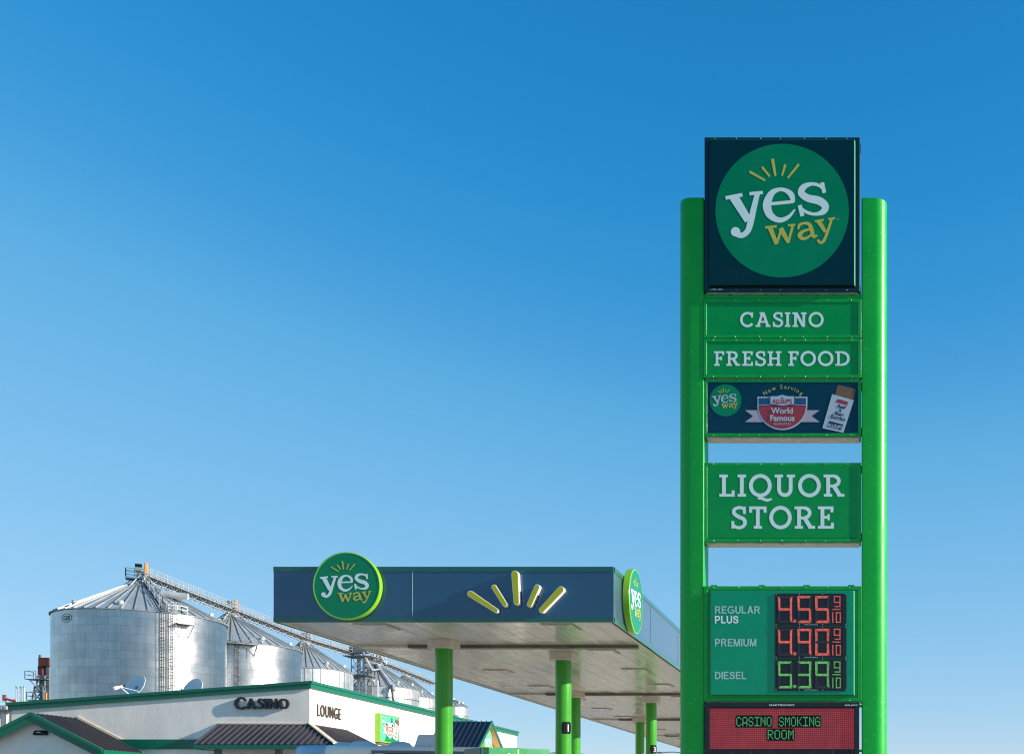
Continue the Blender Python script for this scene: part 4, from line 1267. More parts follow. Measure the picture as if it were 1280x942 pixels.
# ------------------------------------------------------------------ satellite dishes on the roof
def dish(center, aim, R, label):
    aim = Vector(aim).normalized()
    base = Vector((center.x, center.y, top(-6) - .6))
    t = thing('satellite_dish', label, 'satellite dish', base, 'satellite dishes on the roof')
    u = aim.cross(Vector((0, 0, 1))).normalized(); v = u.cross(aim)
    mb = MB(); N, K, vs, fs = 40, 8, [], []
    dep = R*.22
    for side, off in ((0, 0), (1, -.02)):
        for j in range(K+1):
            r = R*j/K
            for i in range(N):
                a = 2*math.pi*i/N
                vs.append(center + u*(r*math.cos(a)) + v*(r*1.03*math.sin(a)) + aim*(dep*(j/K)**2 - dep + off))
    M1 = (K+1)*N
    for sd in (0, M1):
        for j in range(K):
            fs += [(sd+j*N+i, sd+j*N+(i+1) % N, sd+(j+1)*N+(i+1) % N, sd+(j+1)*N+i) for i in range(N)]
    fs += [(K*N+i, K*N+(i+1) % N, M1+K*N+(i+1) % N, M1+K*N+i) for i in range(N)]
    mb.add(vs, fs, 'dish'); mb.build('reflector', t, smooth=50)
    mb = MB()
    feed = center + aim*(R*1.05) - v*(R*.75)
    mb.tube(center - v*R*.98 - aim*.02, feed, .022, 'dish', 8)
    mb.tube(center - v*R*.6 - u*R*.75, feed, .012, 'dish', 6); mb.tube(center - v*R*.6 + u*R*.75, feed, .012, 'dish', 6)
    arm = mb.build('feed_arm', t)
    mb = MB(); back = (center + aim*.1 - feed).normalized()
    mb.tube(feed - back*.1, feed + back*.08, .05, 'dish', 10); mb.tube(feed + back*.08, feed + back*.17, .06, 'black', 10, .04)
    mb.tube(feed - back*.28 - v*.02, feed - back*.1, .07, 'dish', 8)
    mb.build('feed_horn', arm)
    mb = MB(); mb.tube(base, center - aim*dep*1.1 - v*.1, .04, 'galv', 10); mb.tube(center - aim*(dep*1.3) - v*.1, center - aim*dep*.9, .06, 'galv_dark', 8)
    for dx in (-.35, .35): mb.tube(base + Vector((dx, .3, 0)), base + Vector((0, 0, .55)), .018, 'galv', 6)
    mb.build('mast', t)
dish(px(168.5, 856, 42.5), (-.3, -.95, .45), .46, 'white satellite dish whole above the parapet, left of the bin ladder')
dish(px(240, 861, 42.8), (-.3, -.95, .45), .46, 'white satellite dish half hidden by the parapet, above the CASINO sign')

# ------------------------------------------------------------------ motorhome and things on the forecourt
RO, RA = Vector((-16.15, 31.0, 0)), math.radians(17)
ru, rv = Vector((math.cos(RA), math.sin(RA), 0)), Vector((-math.sin(RA), math.cos(RA), 0))
def rp(a, b, z): return RO + ru*a + rv*b + Vector((0, 0, z))
RH = 3.22
rvh = thing('motorhome', 'white motorhome with rounded nose and roof vents parked behind the canopy column', 'motorhome', rp(3, 1.1, 0))
plan = [(0.0, 1.55), (.1, .85), (.45, .35), (1.0, .05), (1.3, 0), (6.2, 0), (6.3, .1), (6.3, 2.2), (6.2, 2.3), (1.2, 2.3), (.4, 2.1)]
mb = MB()
ins = lambda k: [(3.2 + (a-3.2)*(1-k*.32), 1.15 + (b-1.15)*(1-k)) for a, b in plan]
rings = [[rp(a, b, z) for a, b in ins(k)] for k, z in ((.04, .45), (0, .6), (0, RH-.35), (.02, RH-.14), (.06, RH-.04), (.13, RH))]
vs = [p for r_ in rings for p in r_]; n = len(plan); fs = [tuple(reversed(range(n))), tuple(range(5*n, 6*n))]
for j in range(5): fs += [(j*n+i, j*n+(i+1) % n, (j+1)*n+(i+1) % n, (j+1)*n+i) for i in range(n)]
mb.add(vs, fs, 'rv_white')
kb = mb._mi('rv_sky_tint')
for j in range(5):
    for i in (0, 1, 2, 9, 10): mb.m[2 + j*n + i] = kb  # nose faces take the reflected sky as paint colour
mb.build('body', rvh, smooth=50)
RF = Frame(RO, ru, (0, 0, 1), -rv)
mb = MB(); mb.slab(RF, [(2.3, 1.6), (5.5, 1.6), (5.5, RH-.22), (2.6, RH-.22), (2.3, RH-.4)], .004, .05, 'glass_dark'); o = mb.build('window', rvh, bevel=.01)
mb = MB(); rect_frame(mb, RF, 2.22, 1.52, 5.58, RH-.14, .08, .004, .03, 'rv_trim'); mb.build('frame', o)
mb = MB(); mb.slab(RF, rect(5.68, .7, 6.15, 2.6), .004, .03, 'rv_trim'); mb.build('door', rvh)
for k, (a, b) in enumerate(((1.9, .55), (1.3, 1.5), (2.9, .6))):
    mb = MB(); q = rp(a, b, 0)
    mb.lathe((q.x, q.y, RH-.02), [(.01, 0), (.33, 0), (.33, .05), (.26, .13), (.12, .17), (.01, .175)], 'rv_unit', 20); mb.build('roof_vent', rvh, smooth=40)
mb = MB()
A = [rp(a, b, RH-.01) for a, b in ((3.3, .4), (4.2, .4), (4.2, 1.3), (3.3, 1.3))]
B = [rp(a, b, RH+.36) for a, b in ((3.4, .5), (4.15, .5), (4.15, 1.2), (3.4, 1.2))]
mb.prism(A, B, 'rv_unit'); mb.build('air_conditioner', rvh, bevel=.05)
mb = MB()
for i in range(4): mb.slab(Frame(rp(.5, .31, 0), (rp(1.0, .05, 0)-rp(.45, .35, 0)), (0, 0, 1), Vector((-.45, -.9, 0))), rect(-.02+i*.14, RH-.35, .06+i*.14, RH-.27), -.01, .03, 'glass_dark')
mb.build('marker_light', rvh)
for a in (1.2, 5.0):
    for b in (.03, 2.05):
        mb = MB(); mb.tube(rp(a, b, .4), rp(a, b+.22, .4), .4, 'rubber', 28); wl = mb.build('wheel', rvh, smooth=40, bevel=.03)
        mb = MB(); mb.tube(rp(a, b-.012, .4), rp(a, b+.234, .4), .22, 'galv', 20); mb.build('rim', wl, smooth=40)

# green sunburst box beside the fuel island, turned towards the sun
TB, TA2 = px(590, 933, 26.0), math.radians(41)
tu, tv = Vector((math.cos(TA2), math.sin(TA2), 0)), Vector((-math.sin(TA2), math.cos(TA2), 0))
tz1 = TB.z
O = Vector((px(605.5, 933, 26).x, 26.0, 0))
def tp(a, b, z): return O + tu*a + tv*b + Vector((0, 0, z))
tb = thing('fuel_dispenser', 'green topped fuel dispenser with a yellow sunburst behind the near canopy columns', 'fuel pump', tp(.75, .45, 0))
TW = 1.62
def tbox(mb, a0, b0, z0, a1, b1, z1, m):
    q = ((a0, b0), (a1, b0), (a1, b1), (a0, b1))
    mb.prism([tp(a, b, z0) for a, b in q], [tp(a, b, z1) for a, b in q], m)
mb = MB(); tbox(mb, 0, 0, tz1-.62, TW, 1.2, tz1, 'box_green'); o = mb.build('topper', tb, bevel=.02)
mb = MB(); tbox(mb, -.012, .22, tz1-.6, -.001, 1.19, tz1-.01, 'box_side'); mb.build('end_panel', o)
TFr = Frame(O, tu, (0, 0, 1), -tv)
mb = MB()
cx_, cz_ = .82, tz1-.36
for i in range(9):
    a = math.radians(180*i/8); L = .33 if i % 2 == 0 else .24
    flat(mb, TFr, poly(capsule((cx_+.12*math.cos(a), cz_+.1*math.sin(a)), (cx_+L*math.cos(a), cz_+L*.95*math.sin(a)), .035, .035)), .003, 'vinyl_yellow')
mb.build('sunburst', o)
mb = MB(); tbox(mb, .12, .12, .15, TW-.12, .78, 1.75, 'white_paint'); tbox(mb, .12, .14, 1.75, .28, .76, tz1-.62, 'box_side'); tbox(mb, TW-.28, .14, 1.75, TW-.12, .76, tz1-.62, 'box_side'); mb.build('pump_cabinet', tb, bevel=.03)
mb = MB(); mb.slab(TFr, rect(.35, 1.1, TW-.35, 1.6), -.118, -.1, 'glass_dark'); mb.build('screen', tb)
for a in (.22, TW-.22):
    mb = MB(); mb.path([tp(a, .1, 1.2), tp(a, .0, 1.0), tp(a, -.05, .6), tp(a, .05, .45), tp(a, .1, .7)], .02, 'rubber', 8); mb.build('hose', tb)
mb = MB(); tbox(mb, -.8, -.3, 0, TW+.8, 1.2, .15, 'concrete'); mb.build('island', tb, bevel=.03)

# parked white box trailer far under the canopy
Q0 = px(655, 939, 58)
trl = thing('box_trailer', 'white box trailer standing beyond the canopy columns at the horizon', 'trailer', (Q0.x+1.3, 64, 0))
mb = MB(); mb.box((Q0.x, 58, 1.15), (Q0.x+2.6, 70, Q0.z), 'white_paint'); mb.build('body', trl, bevel=.03)
mb = MB(); mb.box((Q0.x+.1, 57.97, 1.25), (Q0.x+1.28, 57.998, Q0.z-.12), 'white_paint'); mb.box((Q0.x+1.32, 57.97, 1.25), (Q0.x+2.5, 57.998, Q0.z-.12), 'white_paint'); mb.build('rear_door', trl)
for x in (Q0.x+.25, Q0.x+2.35):
    for y in (59.5, 60.8):
        mb = MB(); mb.tube((x-.18, y, .52), (x+.18, y, .52), .52, 'rubber', 24); mb.build('wheel', trl, smooth=40)
mb = MB(); mb.box((Q0.x+.3, 59, .7), (Q0.x+2.3, 69, 1.14), 'rv_trim'); mb.build('chassis', trl)

# street lamp whose arm reaches out from behind the sign column
lb = px(858, 941, 80)
lamp = thing('street_lamp', 'thin grey street lamp with a long arm behind the sign column', 'street lamp', (lb.x, 80, 0))
mb = MB(); mb.tube((lb.x, 80, 0), (lb.x, 80, lb.z+.1), .1, 'galv_dark', 10, .06); mb.build('pole', lamp)
le = px(822, 940, 80)
mb = MB(); mb.path([(lb.x, 80, lb.z), (lb.x-.9, 80, lb.z+.1), (le.x+.4, 80, le.z+.02)], .035, 'galv_dark', 8); mb.build('arm', lamp)
mb = MB(); mb.box((le.x-.25, 79.88, le.z-.06), (le.x+.4, 80.12, le.z+.06), 'galv_dark'); mb.build('lamp_head', lamp, bevel=.04)

# ------------------------------------------------------------------ grain bins
def bin_at(pxx, Y): return Vector(((pxx-CX)*Y/F_PX, Y, 0))
def to_cam(c): return Vector((-c.x, -c.y, 0)).normalized()
EAVE, PEAK = 28.0, 33.35
LABEL_T = font_text('GSI', 1.0, .04)
def grain_bin(c, R, eave, peak, label, m, stiff=0, rings=0, nrib=44, mark=None):
    t = thing('grain_bin', label, 'grain bin', c, 'grain bins in a row')
    mb = MB()
    mb.lathe(c, [(R+.3, 0), (R+.3, .3), (R, .3), (R, eave)], m, 96)
    wall = mb.build('bin_wall', t, smooth=30)
    mb = MB(); rm = 'bin_roof_sheet'
    k = (peak-eave)/(R-.8)
    mb.lathe(c, [(R+.18, eave-.16), (R+.2, eave-.1), (.8, peak)], rm, 96)
    for i in range(nrib):
        a = 2*math.pi*(i+.5)/nrib
        d_ = Vector((math.cos(a), math.sin(a), 0)); nrm = (d_*k + Vector((0, 0, 1))).normalized()
        rib(mb, c + d_*(R+.15) + Vector((0, 0, eave-.06)), c + d_*.9 + Vector((0, 0, peak-.05)), nrm, .1, .14, rm)
    roof = mb.build('bin_roof', t, smooth=25)
    mb = MB(); mb.lathe(c, [(.95, peak-.15), (.95, peak+.25), (.75, peak+.4), (.01, peak+.42)], 'galv', 28); mb.build('roof_cap', roof, smooth=40)
    for i in range(9):
        a = 2*math.pi*(i+.2)/9; d_ = Vector((math.cos(a), math.sin(a), 0)); rr = R-1.4
        b = c + d_*rr + Vector((0, 0, eave + (R-rr)*k))
        nrm = (d_*k + Vector((0, 0, 1))).normalized()
        mb = MB()                                 # ventilators low on the roof
        mb.tube(b, b + nrm*.3, .28, 'galv', 10); mb.tube(b + nrm*.3, b + nrm*.5 + d_*.15, .42, 'galv', 10, .2)
        mb.build('roof_vent', roof, smooth=40)
    if stiff:
        mb = MB()
        for i in range(stiff):
            a = 2*math.pi*i/stiff; d_ = Vector((math.cos(a), math.sin(a), 0)); s_ = Vector((-d_.y, d_.x, 0))*.06
            p0 = c + d_*R
            mb.prism([p0-s_, p0+s_, p0+s_+d_*.12, p0-s_+d_*.12], [q + Vector((0, 0, eave-.1)) for q in (p0-s_, p0+s_, p0+s_+d_*.12, p0-s_+d_*.12)], 'galv')
        mb.build('stiffener', wall)
    if rings:
        mb = MB()
        for i in range(rings):
            z = eave - 2.6 - i*3.4
            mb.lathe((c.x, c.y, z), [(R+.13, 0), (R+.24, 0), (R+.24, .14), (R+.13, .14)], 'galv_dark', 96)
        mb.build('wind_ring', wall, smooth=30)
    if mark:
        off, zc, size, mm = mark
        a0 = math.atan2(to_cam(c).y, to_cam(c).x) + off; r = R+.02
        W = lambda x, y: (c.x + r*math.cos(a0 + x/R), c.y + r*math.sin(a0 + x/R), zc + y)
        mb = MB()
        v, f_ = LABEL_T
        mb.add([W(x*size*.95, (y-.5)*size*.9) for x, y in v], f_, mm)
        for q in ringarc(0, 0, size*1.65, size*1.0, size*.14, 0, 360, 32): mb.add([W(x, y) for x, y in q], [tuple(range(4))], mm)
        mb.build('painted_mark', wall)
    return t, wall, roof
C1, C2, C3, C4, C5, C6 = bin_at(177, 160), bin_at(290, 188.8), bin_at(381.5, 221), bin_at(471, 254), bin_at(507, 276), bin_at(565, 304)
R1, R2, R3, R4, R5, R6 = 10.55, 10.5, 8.5, 8.9, 7.4, 4.05
b1 = grain_bin(C1, R1, EAVE, PEAK, 'largest and nearest galvanised grain bin with a caged ladder and orange drive on top', 'silo_sheet', mark=(-.93, 26.7, .62, 'rv_trim'))
b2 = grain_bin(C2, R2, EAVE, PEAK, 'second steel grain bin, half hidden behind the largest one', 'silo_sheet', mark=(.12, 26.6, .6, 'galv_dark'))
b3 = grain_bin(C3, R3, EAVE, PEAK, 'ribbed steel grain bin above the cream wall corner with LOUNGE letters', 'silo_sheet_bright', stiff=40)
b4 = grain_bin(C4, R4, EAVE, PEAK, 'ribbed grain bin under the cluster of spouts, right of the elevator tower', 'silo_sheet_bright', stiff=40, rings=4, mark=(.1, 26.7, .45, 'galv_dark'))
b5 = grain_bin(C5, R5, EAVE, PEAK, 'far ribbed grain bin cut off by the left near canopy column', 'silo_sheet_bright', stiff=36, rings=4)
b6 = grain_bin(C6, R6, 28.4, 30.4, 'small slim grain bin just right of the left canopy column', 'silo_sheet_bright', stiff=24, rings=5, nrib=24)

# caged ladder, platform and roof stairs of the nearest bin
def cage_ladder(parent, c, R, ang, z0, z1, m, cage=True, w_=.5):
    d_ = Vector((math.cos(ang), math.sin(ang), 0)); s_ = Vector((-d_.y, d_.x, 0))
    mb = MB(); p = c + d_*(R+.25)
    for k in (-1, 1): mb.tube(p + s_*k*w_/2 + Vector((0, 0, z0)), p + s_*k*w_/2 + Vector((0, 0, z1)), .055, m, 5)
    z = z0
    while z < z1:
        mb.tube(p - s_*w_/2 + Vector((0, 0, z)), p + s_*w_/2 + Vector((0, 0, z)), .035, m, 4); z += .45
    if cage:
        pts = lambda z: [p + s_*(w_/2+.12)*math.cos(q)*1.1 + d_*.8*math.sin(q) + Vector((0, 0, z)) for q in [math.pi*i/6 for i in range(7)]]
        z = z0 + 1
        while z <= z1:
            mb.path(pts(z), .04, m, 4); z += 1.3
        for i in (1, 2, 3, 4, 5): mb.tube(pts(z0+1)[i], pts(z1)[i], .03, m, 4)
    return mb.build('ladder', parent)
angc = math.atan2(to_cam(C1).y, to_cam(C1).x)
al = angc + math.asin(.235)
cage_ladder(b1[0], C1, R1, al, 2.5, EAVE+.8, 'galv_dark')
cage_ladder(b1[0], C1, R1, al + .1, 10.5, EAVE+1.4, 'galv')
cage_ladder(b1[0], C1, R1, al - .14, 2, 15.4, 'galv_dark')
def railing(mb, pts, h, m, r=.045, posts=1.2):
    up = Vector((0, 0, 1))
    for a, b in zip(pts, pts[1:]):
        n = max(1, int((b-a).length/posts))
        for i in range(n+1):
            q = a + (b-a)*i/n; mb.tube(q, q + up*h, r, m, 4)
        for k in (.5, 1): mb.tube(a + up*h*k, b + up*h*k, r, m, 4)
mb = MB()
d1 = lambda a: Vector((math.cos(a), math.sin(a), 0))
for i in range(4):
    a, b = al + .12 + i*.05, al + .12 + (i+1)*.05
    q = [C1 + d1(a)*(R1+.05), C1 + d1(b)*(R1+.05), C1 + d1(b)*(R1+1.3), C1 + d1(a)*(R1+1.3)]
    mb.prism([p + Vector((0, 0, EAVE-1.55)) for p in q], [p + Vector((0, 0, EAVE-1.42)) for p in q], 'galv_dark')
for i in (1, 3):
    a = al + .12 + i*.06
    mb.tube(C1 + d1(a)*(R1+.02) + Vector((0, 0, EAVE-3.2)), C1 + d1(a)*(R1+1.25) + Vector((0, 0, EAVE-1.6)), .05, 'galv_dark', 5)
railing(mb, [C1 + d1(al+.12)*(R1+1.25) + Vector((0, 0, EAVE-1.42)), C1 + d1(al+.32)*(R1+1.25) + Vector((0, 0, EAVE-1.42))], 1.1, 'galv')
mb.build('platform', b1[0])
mb = MB()
for da in (-.045, .045):
    pts = [C1 + d1(al + .03 + da*(1 if r_ > 4 else 1.8))*r_ + Vector((0, 0, EAVE + (R1-r_)*(PEAK-EAVE)/(R1-.8) + .1)) for r_ in (R1-.1, 8, 5.5, 3, 1.4)]
    railing(mb, pts, 1.05, 'galv', .05, 1.0)
pts = [C1 + d1(al + .03)*r_ + Vector((0, 0, EAVE + (R1-r_)*(PEAK-EAVE)/(R1-.8) + .15)) for r_ in (R1, 8, 5.5, 3, 1.4)]
mb.path(pts, .28, 'galv_dark', 4)
pq = [C1 + d1(al + q)*(R1-.1) + Vector((0, 0, EAVE+.1)) for q in (.06, .14, .22, .3)]
railing(mb, pq, 1.0, 'white_paint', .05)
mb.build('roof_stairs', b1[0])
mb = MB()
hb = C1 + d1(angc + .62)*5.2 + Vector((0, 0, EAVE + (R1-5.2)*(PEAK-EAVE)/(R1-.8)))
mb.tube(hb + Vector((-.6, -.3, .5)), hb + Vector((2.6, .6, .2)), .5, 'galv', 10)
mb.build('roof_duct', b1[0], smooth=40)

# conveyor along the bin tops
CONZ = 34.35
conv = thing('grain_conveyor', 'long galvanised conveyor with catwalk running over the bin tops', 'conveyor', (C2.x, C2.y, CONZ))
ends = [C1, C2, C3, C4, bin_at(540.5, 300)]
up = Vector((0, 0, 1))
seg_o = []
def span(a, b):
    a, b = a + up*CONZ, b + up*CONZ
    d_ = (b-a).normalized(); s_ = Vector((d_.y, -d_.x, 0))
    mb = MB()
    def bar(off, z0, z1, w_, m):
        q = [a + s_*(off-w_/2), a + s_*(off+w_/2), b + s_*(off+w_/2), b + s_*(off-w_/2)]
        mb.prism([p + up*z0 for p in q], [p + up*z1 for p in q], m)
    bar(0, 0, .55, .55, 'galv'); bar(0, -.25, -.15, .5, 'galv_dark')
    o = mb.build('trough', conv)
    mb = MB(); L = (b-a).length; n = int(L/1.5)
    for i in range(n):
        q0, q1 = a + d_*(L*i/n), a + d_*(L*(i+1)/n)
        for k in (-.27, .85):
            mb.tube(q0 + s_*k - up*.75, q0 + s_*k, .045, 'galv_dark', 4)
            mb.tube(q0 + s_*k - up*.75*(i % 2), q1 + s_*k - up*.75*((i+1) % 2), .04, 'galv', 4)
        mb.tube(q0 + s_*.29 + up*.0, q0 + s_*.29 + up*.62, .05, 'galv_dark', 4)
    for k in (-.27, .85): mb.tube(a + s_*k - up*.75, b + s_*k - up*.75, .06, 'galv', 4); mb.tube(a + s_*k, b + s_*k, .06, 'galv', 4)
    mb.build('truss', o)
    mb = MB()
    q = [a + s_*.4, a + s_*1.15, b + s_*1.15, b + s_*.4]
    mb.prism([p - up*.1 for p in q], [p for p in q], 'galv_dark')
    railing(mb, [a + s_*1.12, b + s_*1.12], 1.1, 'galv', .05, 1.6); railing(mb, [a + s_*.42, b + s_*.42], 1.1, 'galv', .04, 3.2)
    mb.build('catwalk', o)
for a, b in zip(ends, ends[1:]): span(a, b)
def drive(c, parent, platform=True):
    b = c + up*(CONZ)
    vd = to_cam(c); sd = Vector((-vd.y, vd.x, 0))
    mb = MB()
    q = lambda o, w_, d_: [o + sd*i*w_ + vd*j*d_ for i, j in ((-1, -1), (1, -1), (1, 1), (-1, 1))]
    o1 = b + sd*.55 + vd*.55 + up*.2
    mb.prism(q(o1, .23, .3), [p + up*1.65 for p in q(o1, .23, .3)], 'orange'); mb.build('belt_guard', parent, bevel=.1)
    mb = MB(); o2 = b - sd*.35 + vd*.3 + up*1.35
    mb.tube(o2 - sd*.45, o2 + sd*.4, .3, 'black', 14); mb.prism(q(o2 - up*.85, .45, .4), [p + up*.6 for p in q(o2 - up*.85, .45, .4)], 'galv_dark'); mb.build('motor', parent)
    mb = MB()
    for i in range(8):
        a = 2*math.pi*i/8; e = Vector((math.cos(a), math.sin(a), 0))
        mb.tube(c + e*2.6 + up*(PEAK-.9), b + e*.55 - up*.1, .085, 'galv_dark' if i % 2 else 'galv', 5)
    mb.lathe((c.x, c.y, PEAK+.2), [(.5, 0), (.5, .5), (.28, .8)], 'galv', 14)
    mb.build('support_legs', parent)
drive(C1, conv); drive(C2, conv)
for c in (C3, C4):
    mb = MB(); b = c + up*CONZ
    for i in range(8):
        a = 2*math.pi*i/8; e = Vector((math.cos(a), math.sin(a), 0))
        mb.tube(c + e*2.0 + up*(PEAK-.7), b + e*.6 - up*.1, .08, 'galv', 5)
    mb.lathe((c.x, c.y, PEAK+.2), [(.5, 0), (.5, .5), (.28, .8)], 'galv', 14)
    mb.prism([b + Vector(p) for p in ((-.7, -.7, .2), (.7, -.7, .2), (.7, .7, .2), (-.7, .7, .2))], [b + Vector(p) for p in ((-.6, -.6, 1.3), (.6, -.6, 1.3), (.6, .6, 1.3), (-.6, .6, 1.3))], 'galv_dark')
    mb.build('support_legs', conv)
# blue railed platform at the near end
mb = MB(); b = C1 + up*(CONZ-.35); vd = to_cam(C1); sd = Vector((-vd.y, vd.x, 0))
q = [b + sd*x + vd*y for x, y in ((-1.9, -1), (.3, -1), (.3, 1.1), (-1.9, 1.1))]
mb.prism([p - up*.25 for p in q], q, 'galv_blue'); railing(mb, [q[1], q[0], q[3], q[2]], 1.15, 'galv_blue', .06, .9)
mb.prism([b + sd*x + vd*y for x, y in ((-.6, -.4), (.1, -.4), (.1, .5), (-.6, .5))], [b + sd*x + vd*y + up*1.5 for x, y in ((-.6, -.4), (.1, -.4), (.1, .5), (-.6, .5))], 'galv_dark')
mb.build('end_platform', conv)
# platform at the second bin's eave
mb = MB(); a2 = math.atan2(to_cam(C2).y, to_cam(C2).x); a0 = a2 + .12
for i in range(6):
    a, b_ = a0 - .22 + i*.07, a0 - .22 + (i+1)*.07
    qq = [C2 + d1(a)*(R2+.05), C2 + d1(b_)*(R2+.05), C2 + d1(b_)*(R2+1.4), C2 + d1(a)*(R2+1.4)]
    mb.prism([p + up*(EAVE-.55) for p in qq], [p + up*(EAVE-.4) for p in qq], 'galv_dark')
for a in (a0-.2, a0+.18): mb.tube(C2 + d1(a)*R2 + up*(EAVE-2.2), C2 + d1(a)*(R2+1.35) + up*(EAVE-.5), .07, 'galv_dark', 5); mb.tube(C2 + d1(a)*(R2+1.35) + up*(EAVE-2), C2 + d1(a)*(R2+1.35) + up*(EAVE-.5), .07, 'galv_dark', 5)
railing(mb, [C2 + d1(a0-.22)*(R2+1.35) + up*(EAVE-.4), C2 + d1(a0+.2)*(R2+1.35) + up*(EAVE-.4)], 1.1, 'galv_dark')
mb.build('platform', b2[0])
cage_ladder(b2[0], C2, R2, a0-.05, 2, EAVE, 'galv_dark')

# bucket elevator between the third and fourth bins
def lattice(mb, c, w_, z0, z1, step, m, r=.07, taper=1.0):
    k = lambda z: 1 + (taper-1)*(1-(z-z0)/(z1-z0))
    pt = lambda i, z: Vector((c.x + (w_ if i in (0, 3) else -w_)*k(z), c.y + (w_ if i in (0, 1) else -w_)*k(z), z))
    for i in range(4): mb.tube(pt(i, z0), pt(i, z1), r*1.3, m, 5)
    z = z0; n = 0
    while z < z1-.1:
        ze = min(z + step, z1)
        for i in range(4):
            j = (i+1) % 4
            mb.tube(pt(i, ze), pt(j, ze), r, m, 4)
            mb.tube(pt(i, z) if n % 2 else pt(j, z), pt(j, ze) if n % 2 else pt(i, ze), r*.8, m, 4)
        z = ze; n += 1
E1 = bin_at(452, 240)
elev = thing('bucket_elevator', 'dark lattice elevator tower between the ribbed grain bins', 'grain elevator', E1)
mb = MB(); lattice(mb, E1, 1.5, 0, 33.5, 2.4, 'galv_dark'); mb.build('tower_frame', elev)
mb = MB()
for dx in (-.6, .6): mb.box((E1.x+dx-.28, E1.y-.3, 0), (E1.x+dx+.28, E1.y+.3, 35), 'galv')
mb.build('leg_casing', elev)
mb = MB(); mb.box((E1.x-1.6, E1.y-.7, 34.2), (E1.x+1.6, E1.y+.7, 36.4), 'galv_dark'); mb.box((E1.x-2.6, E1.y-.4, 34.6), (E1.x-1.6, E1.y+.4, 35.8), 'galv_dark'); mb.build('elevator_head', elev, bevel=.2)
mb = MB()
mb.box((E1.x-3, E1.y-2.2, 33.35), (E1.x+3, E1.y+2.2, 33.5), 'galv_dark')
railing(mb, [E1 + Vector((-3, 2.2, 33.5)), E1 + Vector((-3, -2.2, 33.5)), E1 + Vector((3, -2.2, 33.5)), E1 + Vector((3, 2.2, 33.5))], 1.2, 'galv_dark')
mb.box((E1.x-2.4, E1.y-2, 29.3), (E1.x+2.4, E1.y+2, 29.45), 'galv_dark')
railing(mb, [E1 + Vector((-2.4, -2, 29.45)), E1 + Vector((2.4, -2, 29.45))], 1.2, 'galv_dark')
mb.build('work_platform', elev)
for i in range(3):
    a = -1.9 + i*.45
    mb = MB(); mb.path([E1 + Vector((.8, -1, 34.3)), E1 + Vector((2.2 + i*.6, -2.5, 32.3 - i)), C4 + Vector((3.0*math.cos(a), 3.0*math.sin(a), PEAK-1.1))], .2, 'galv', 8); mb.build('spout', elev, smooth=40)
mb = MB()
for dx, hh in ((-4.2, 30), (-3.4, 31), (3.2, 28.5)):
    mb.tube(E1 + Vector((dx, .6, 0)), E1 + Vector((dx, .6, hh)), .16, 'galv', 6)
each(mb, 'riser_pipe', elev)
# distributor and downspout at the fourth bin
dist = thing('grain_distributor', 'silvery spout cluster above the fourth bin with one long downspout', 'grain spout', C4 + up*PEAK)
mb = MB(); q = C4 + up*(CONZ+.9) + Vector((.8, -1.0, 0))
for i in range(10):
    a = 2*math.pi*i/10; e = Vector((math.cos(a), math.sin(a), 0))
    mb.tube(q + e*.4 + up*1.2, q + e*1.9 - up*.9, .16, 'galv', 6)
mb.tube(q + up*1.0, q + up*2.0, .6, 'galv', 12, .35)
for e in ((-1.9, 0), (1.9, 0), (0, 1.9), (0, -1.9)):
    mb.tube(q + Vector((e[0], e[1], -1.8)), q + Vector((e[0]*.7, e[1]*.7, 1.9)), .08, 'white_paint', 5)
    mb.tube(q + Vector((e[0], e[1], -1.8)), q + Vector((-e[0]*.6, e[1]*.6, 1.6)), .07, 'white_paint', 5)
mb.build('spout_head', dist)
mb = MB(); vd = to_cam(C4); sd = Vector((-vd.y, vd.x, 0))
p0, p1 = C4 + up*(PEAK+.2) + vd*1.2, C4 + vd*(R4+.6) + sd*3.2 + up*(EAVE-.6)
mb.path([p0, p1], .36, 'galv', 10); mb.tube(p1 - up*.4 + (p1-p0).normalized()*.3, p1 + up*.6 - (p1-p0).normalized()*.2, .5, 'galv_dark', 10)
mb.path([p1, p1 - up*1.8 + sd*.1, p1 - up*3.5 + sd*.5, p1 - up*4.6 + sd*1.2], .36, 'galv_dark', 10)
mb.build('downspout', dist, smooth=40)

# old elevator tower left of the bins
E2 = bin_at(54.5, 215)
old = thing('leg_tower', 'rusty dark red headed elevator tower at the left behind the largest bin', 'grain elevator', E2)
k = 215/F_PX
zt = EYE + (CY-822)*k
mb = MB()
lattice(mb, E2, .75, EYE+(CY-860)*k, zt-3.5, 1.6, 'galv_dark', .11)
lattice(mb, Vector((E2.x-.3, E2.y, 0)), .8, 0, EYE+(CY-858)*k, 2.6, 'galv_dark', .13, 4.6)
for s_ in (-1, 1):
    mb.tube(E2 + Vector((s_*.5, -.8, zt-9)), E2 + Vector((s_*3.4 - .4, -.8, 14)), .16, 'galv', 6)
mb.build('tower_frame', old)
mb = MB(); mb.box((E2.x-.45, E2.y-.8, zt-1.6), (E2.x+1.6, E2.y+.8, zt), 'rust_red'); mb.box((E2.x-.7, E2.y-.6, zt-3.3), (E2.x+.2, E2.y+.6, zt-1.6), 'rust_red'); mb.box((E2.x-.75, E2.y-.3, zt), (E2.x-.35, E2.y+.1, zt+.6), 'galv_dark'); mb.build('elevator_head', old)
mb = MB()
for dx in (-.25, 1.0): mb.box((E2.x+dx-.3, E2.y-.35, 0), (E2.x+dx+.3, E2.y+.35, zt-1.6), 'galv_dark')
mb.box((E2.x+.35, E2.y-.7, zt-8.2), (E2.x+.95, E2.y-.36, zt-6.7), 'orange')
mb.build('leg_casing', old)
mb = MB()
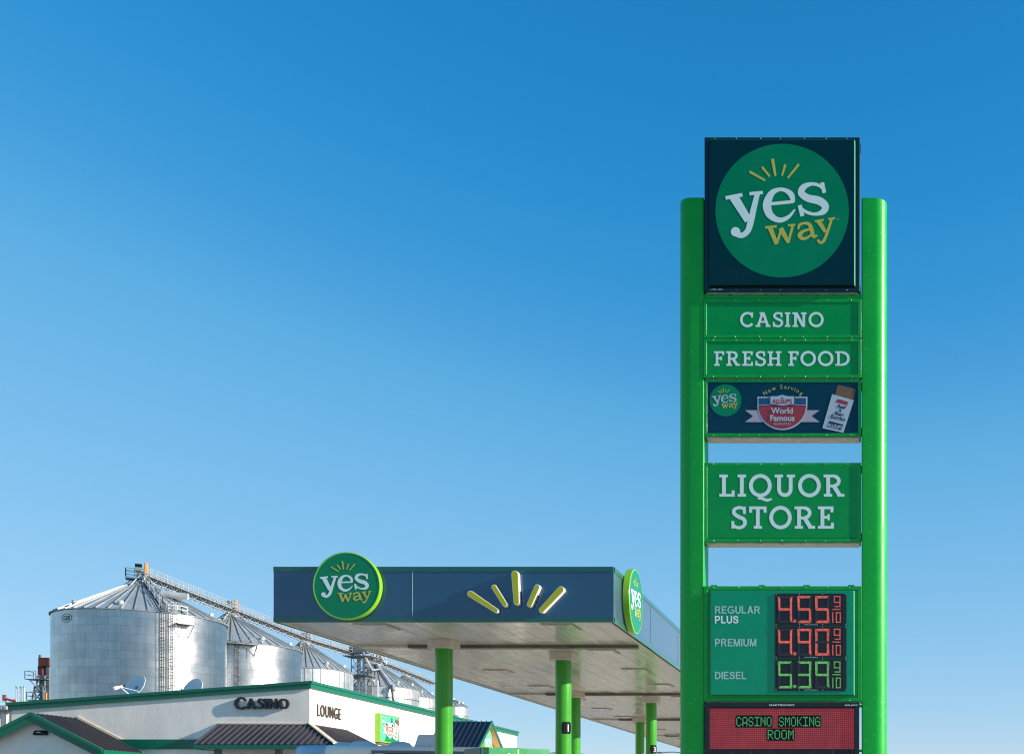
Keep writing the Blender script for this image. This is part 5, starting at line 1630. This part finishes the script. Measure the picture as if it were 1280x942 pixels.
for zz, xl in ((zt-4.1, -2.7), (zt-8.1, -2.4)):
    mb.box((E2.x+xl, E2.y-1.2, zz-.12), (E2.x+1.4, E2.y+1, zz), 'galv_dark')
    railing(mb, [E2 + Vector((-.6, -1.2, zz)), E2 + Vector((xl, -1.2, zz)), E2 + Vector((xl, 1, zz))], 1.5, 'galv_dark', .06, 1.1)
    mb.tube(E2 + Vector((xl+.6, -1, zz)), E2 + Vector((-.2, -1, zz-2)), .08, 'galv_dark', 5)
mb.build('work_platform', old)
mb = MB()
for i in range(7):
    a, b = random.uniform(-1.8, 1.2), random.uniform(-1.8, 1.4)
    mb.tube(E2 + Vector((a*.5, -1, zt-8-i*.4)), E2 + Vector((b*1.6-.4, -1.2, zt-13.5-i*.3)), random.uniform(.1, .2), random.choice(('galv', 'galv_dark', 'galv_blue')), 6)
mb.build('spout', old)

# white concrete bins and stacks beyond the parapet's left end
q = bin_at(4, 150); k = 150/F_PX
ann = thing('concrete_elevator', 'stained white bin house at the far left edge with three thin grey stacks', 'grain elevator', q)
mb = MB()
mb.lathe((q.x-.8, q.y+2, 0), [(1.9, 0), (1.9, EYE+(CY-882)*k), (.2, EYE+(CY-880)*k)], 'bin_white', 32)
mb.lathe((q.x+1.2, q.y+3, 0), [(1.6, 0), (1.6, EYE+(CY-884)*k), (.2, EYE+(CY-882)*k)], 'bin_white', 32)
mb.build('bin_wall', ann, smooth=40)
mb = MB(); zc = EYE+(CY-877)*k
for i in range(6):
    x = q.x-1.5+i*.55; mb.tube((x, q.y, zc-1.6), (x+.2, q.y, zc+random.uniform(-.7, .6)), .07, random.choice(('galv_dark', 'galv')), 5)
mb.box((q.x-2, q.y-.4, zc-1.15), (q.x+1.6, q.y+1, zc-1.0), 'galv_dark'); railing(mb, [Vector((q.x-2, q.y-.4, zc-1)), Vector((q.x+1.6, q.y-.4, zc-1))], 1.0, 'galv_dark', .04, .8)
for i in range(5): mb.tube((q.x-1.6+i*.8, q.y-.2, zc-3.4-random.random()), (q.x-1.0+i*.7, q.y-.2, zc-1.2), .06, 'galv_dark', 5)
mb.build('catwalk', ann)
mb = MB(); a, b = px(5.5, 872.5, 150), px(20, 876, 150); mb.path([a, b], .16, 'signal_red', 6); mb.tube(a - up*.3, a + up*.5, .22, 'rust_red', 8); mb.build('red_boom', ann)
for x in (20.6, 25.8, 30):
    p = px(x, 858.4, 150); mb = MB(); mb.tube((p.x, p.y, 0), (p.x, p.y, p.z), .085, 'galv', 8); mb.tube((p.x, p.y, p.z-.02), (p.x, p.y, p.z+.12), .12, 'galv_dark', 8); mb.build('stack', ann, smooth=40)

# hand-over: only the copied meshes remain in use
bpy.context.view_layer.update()
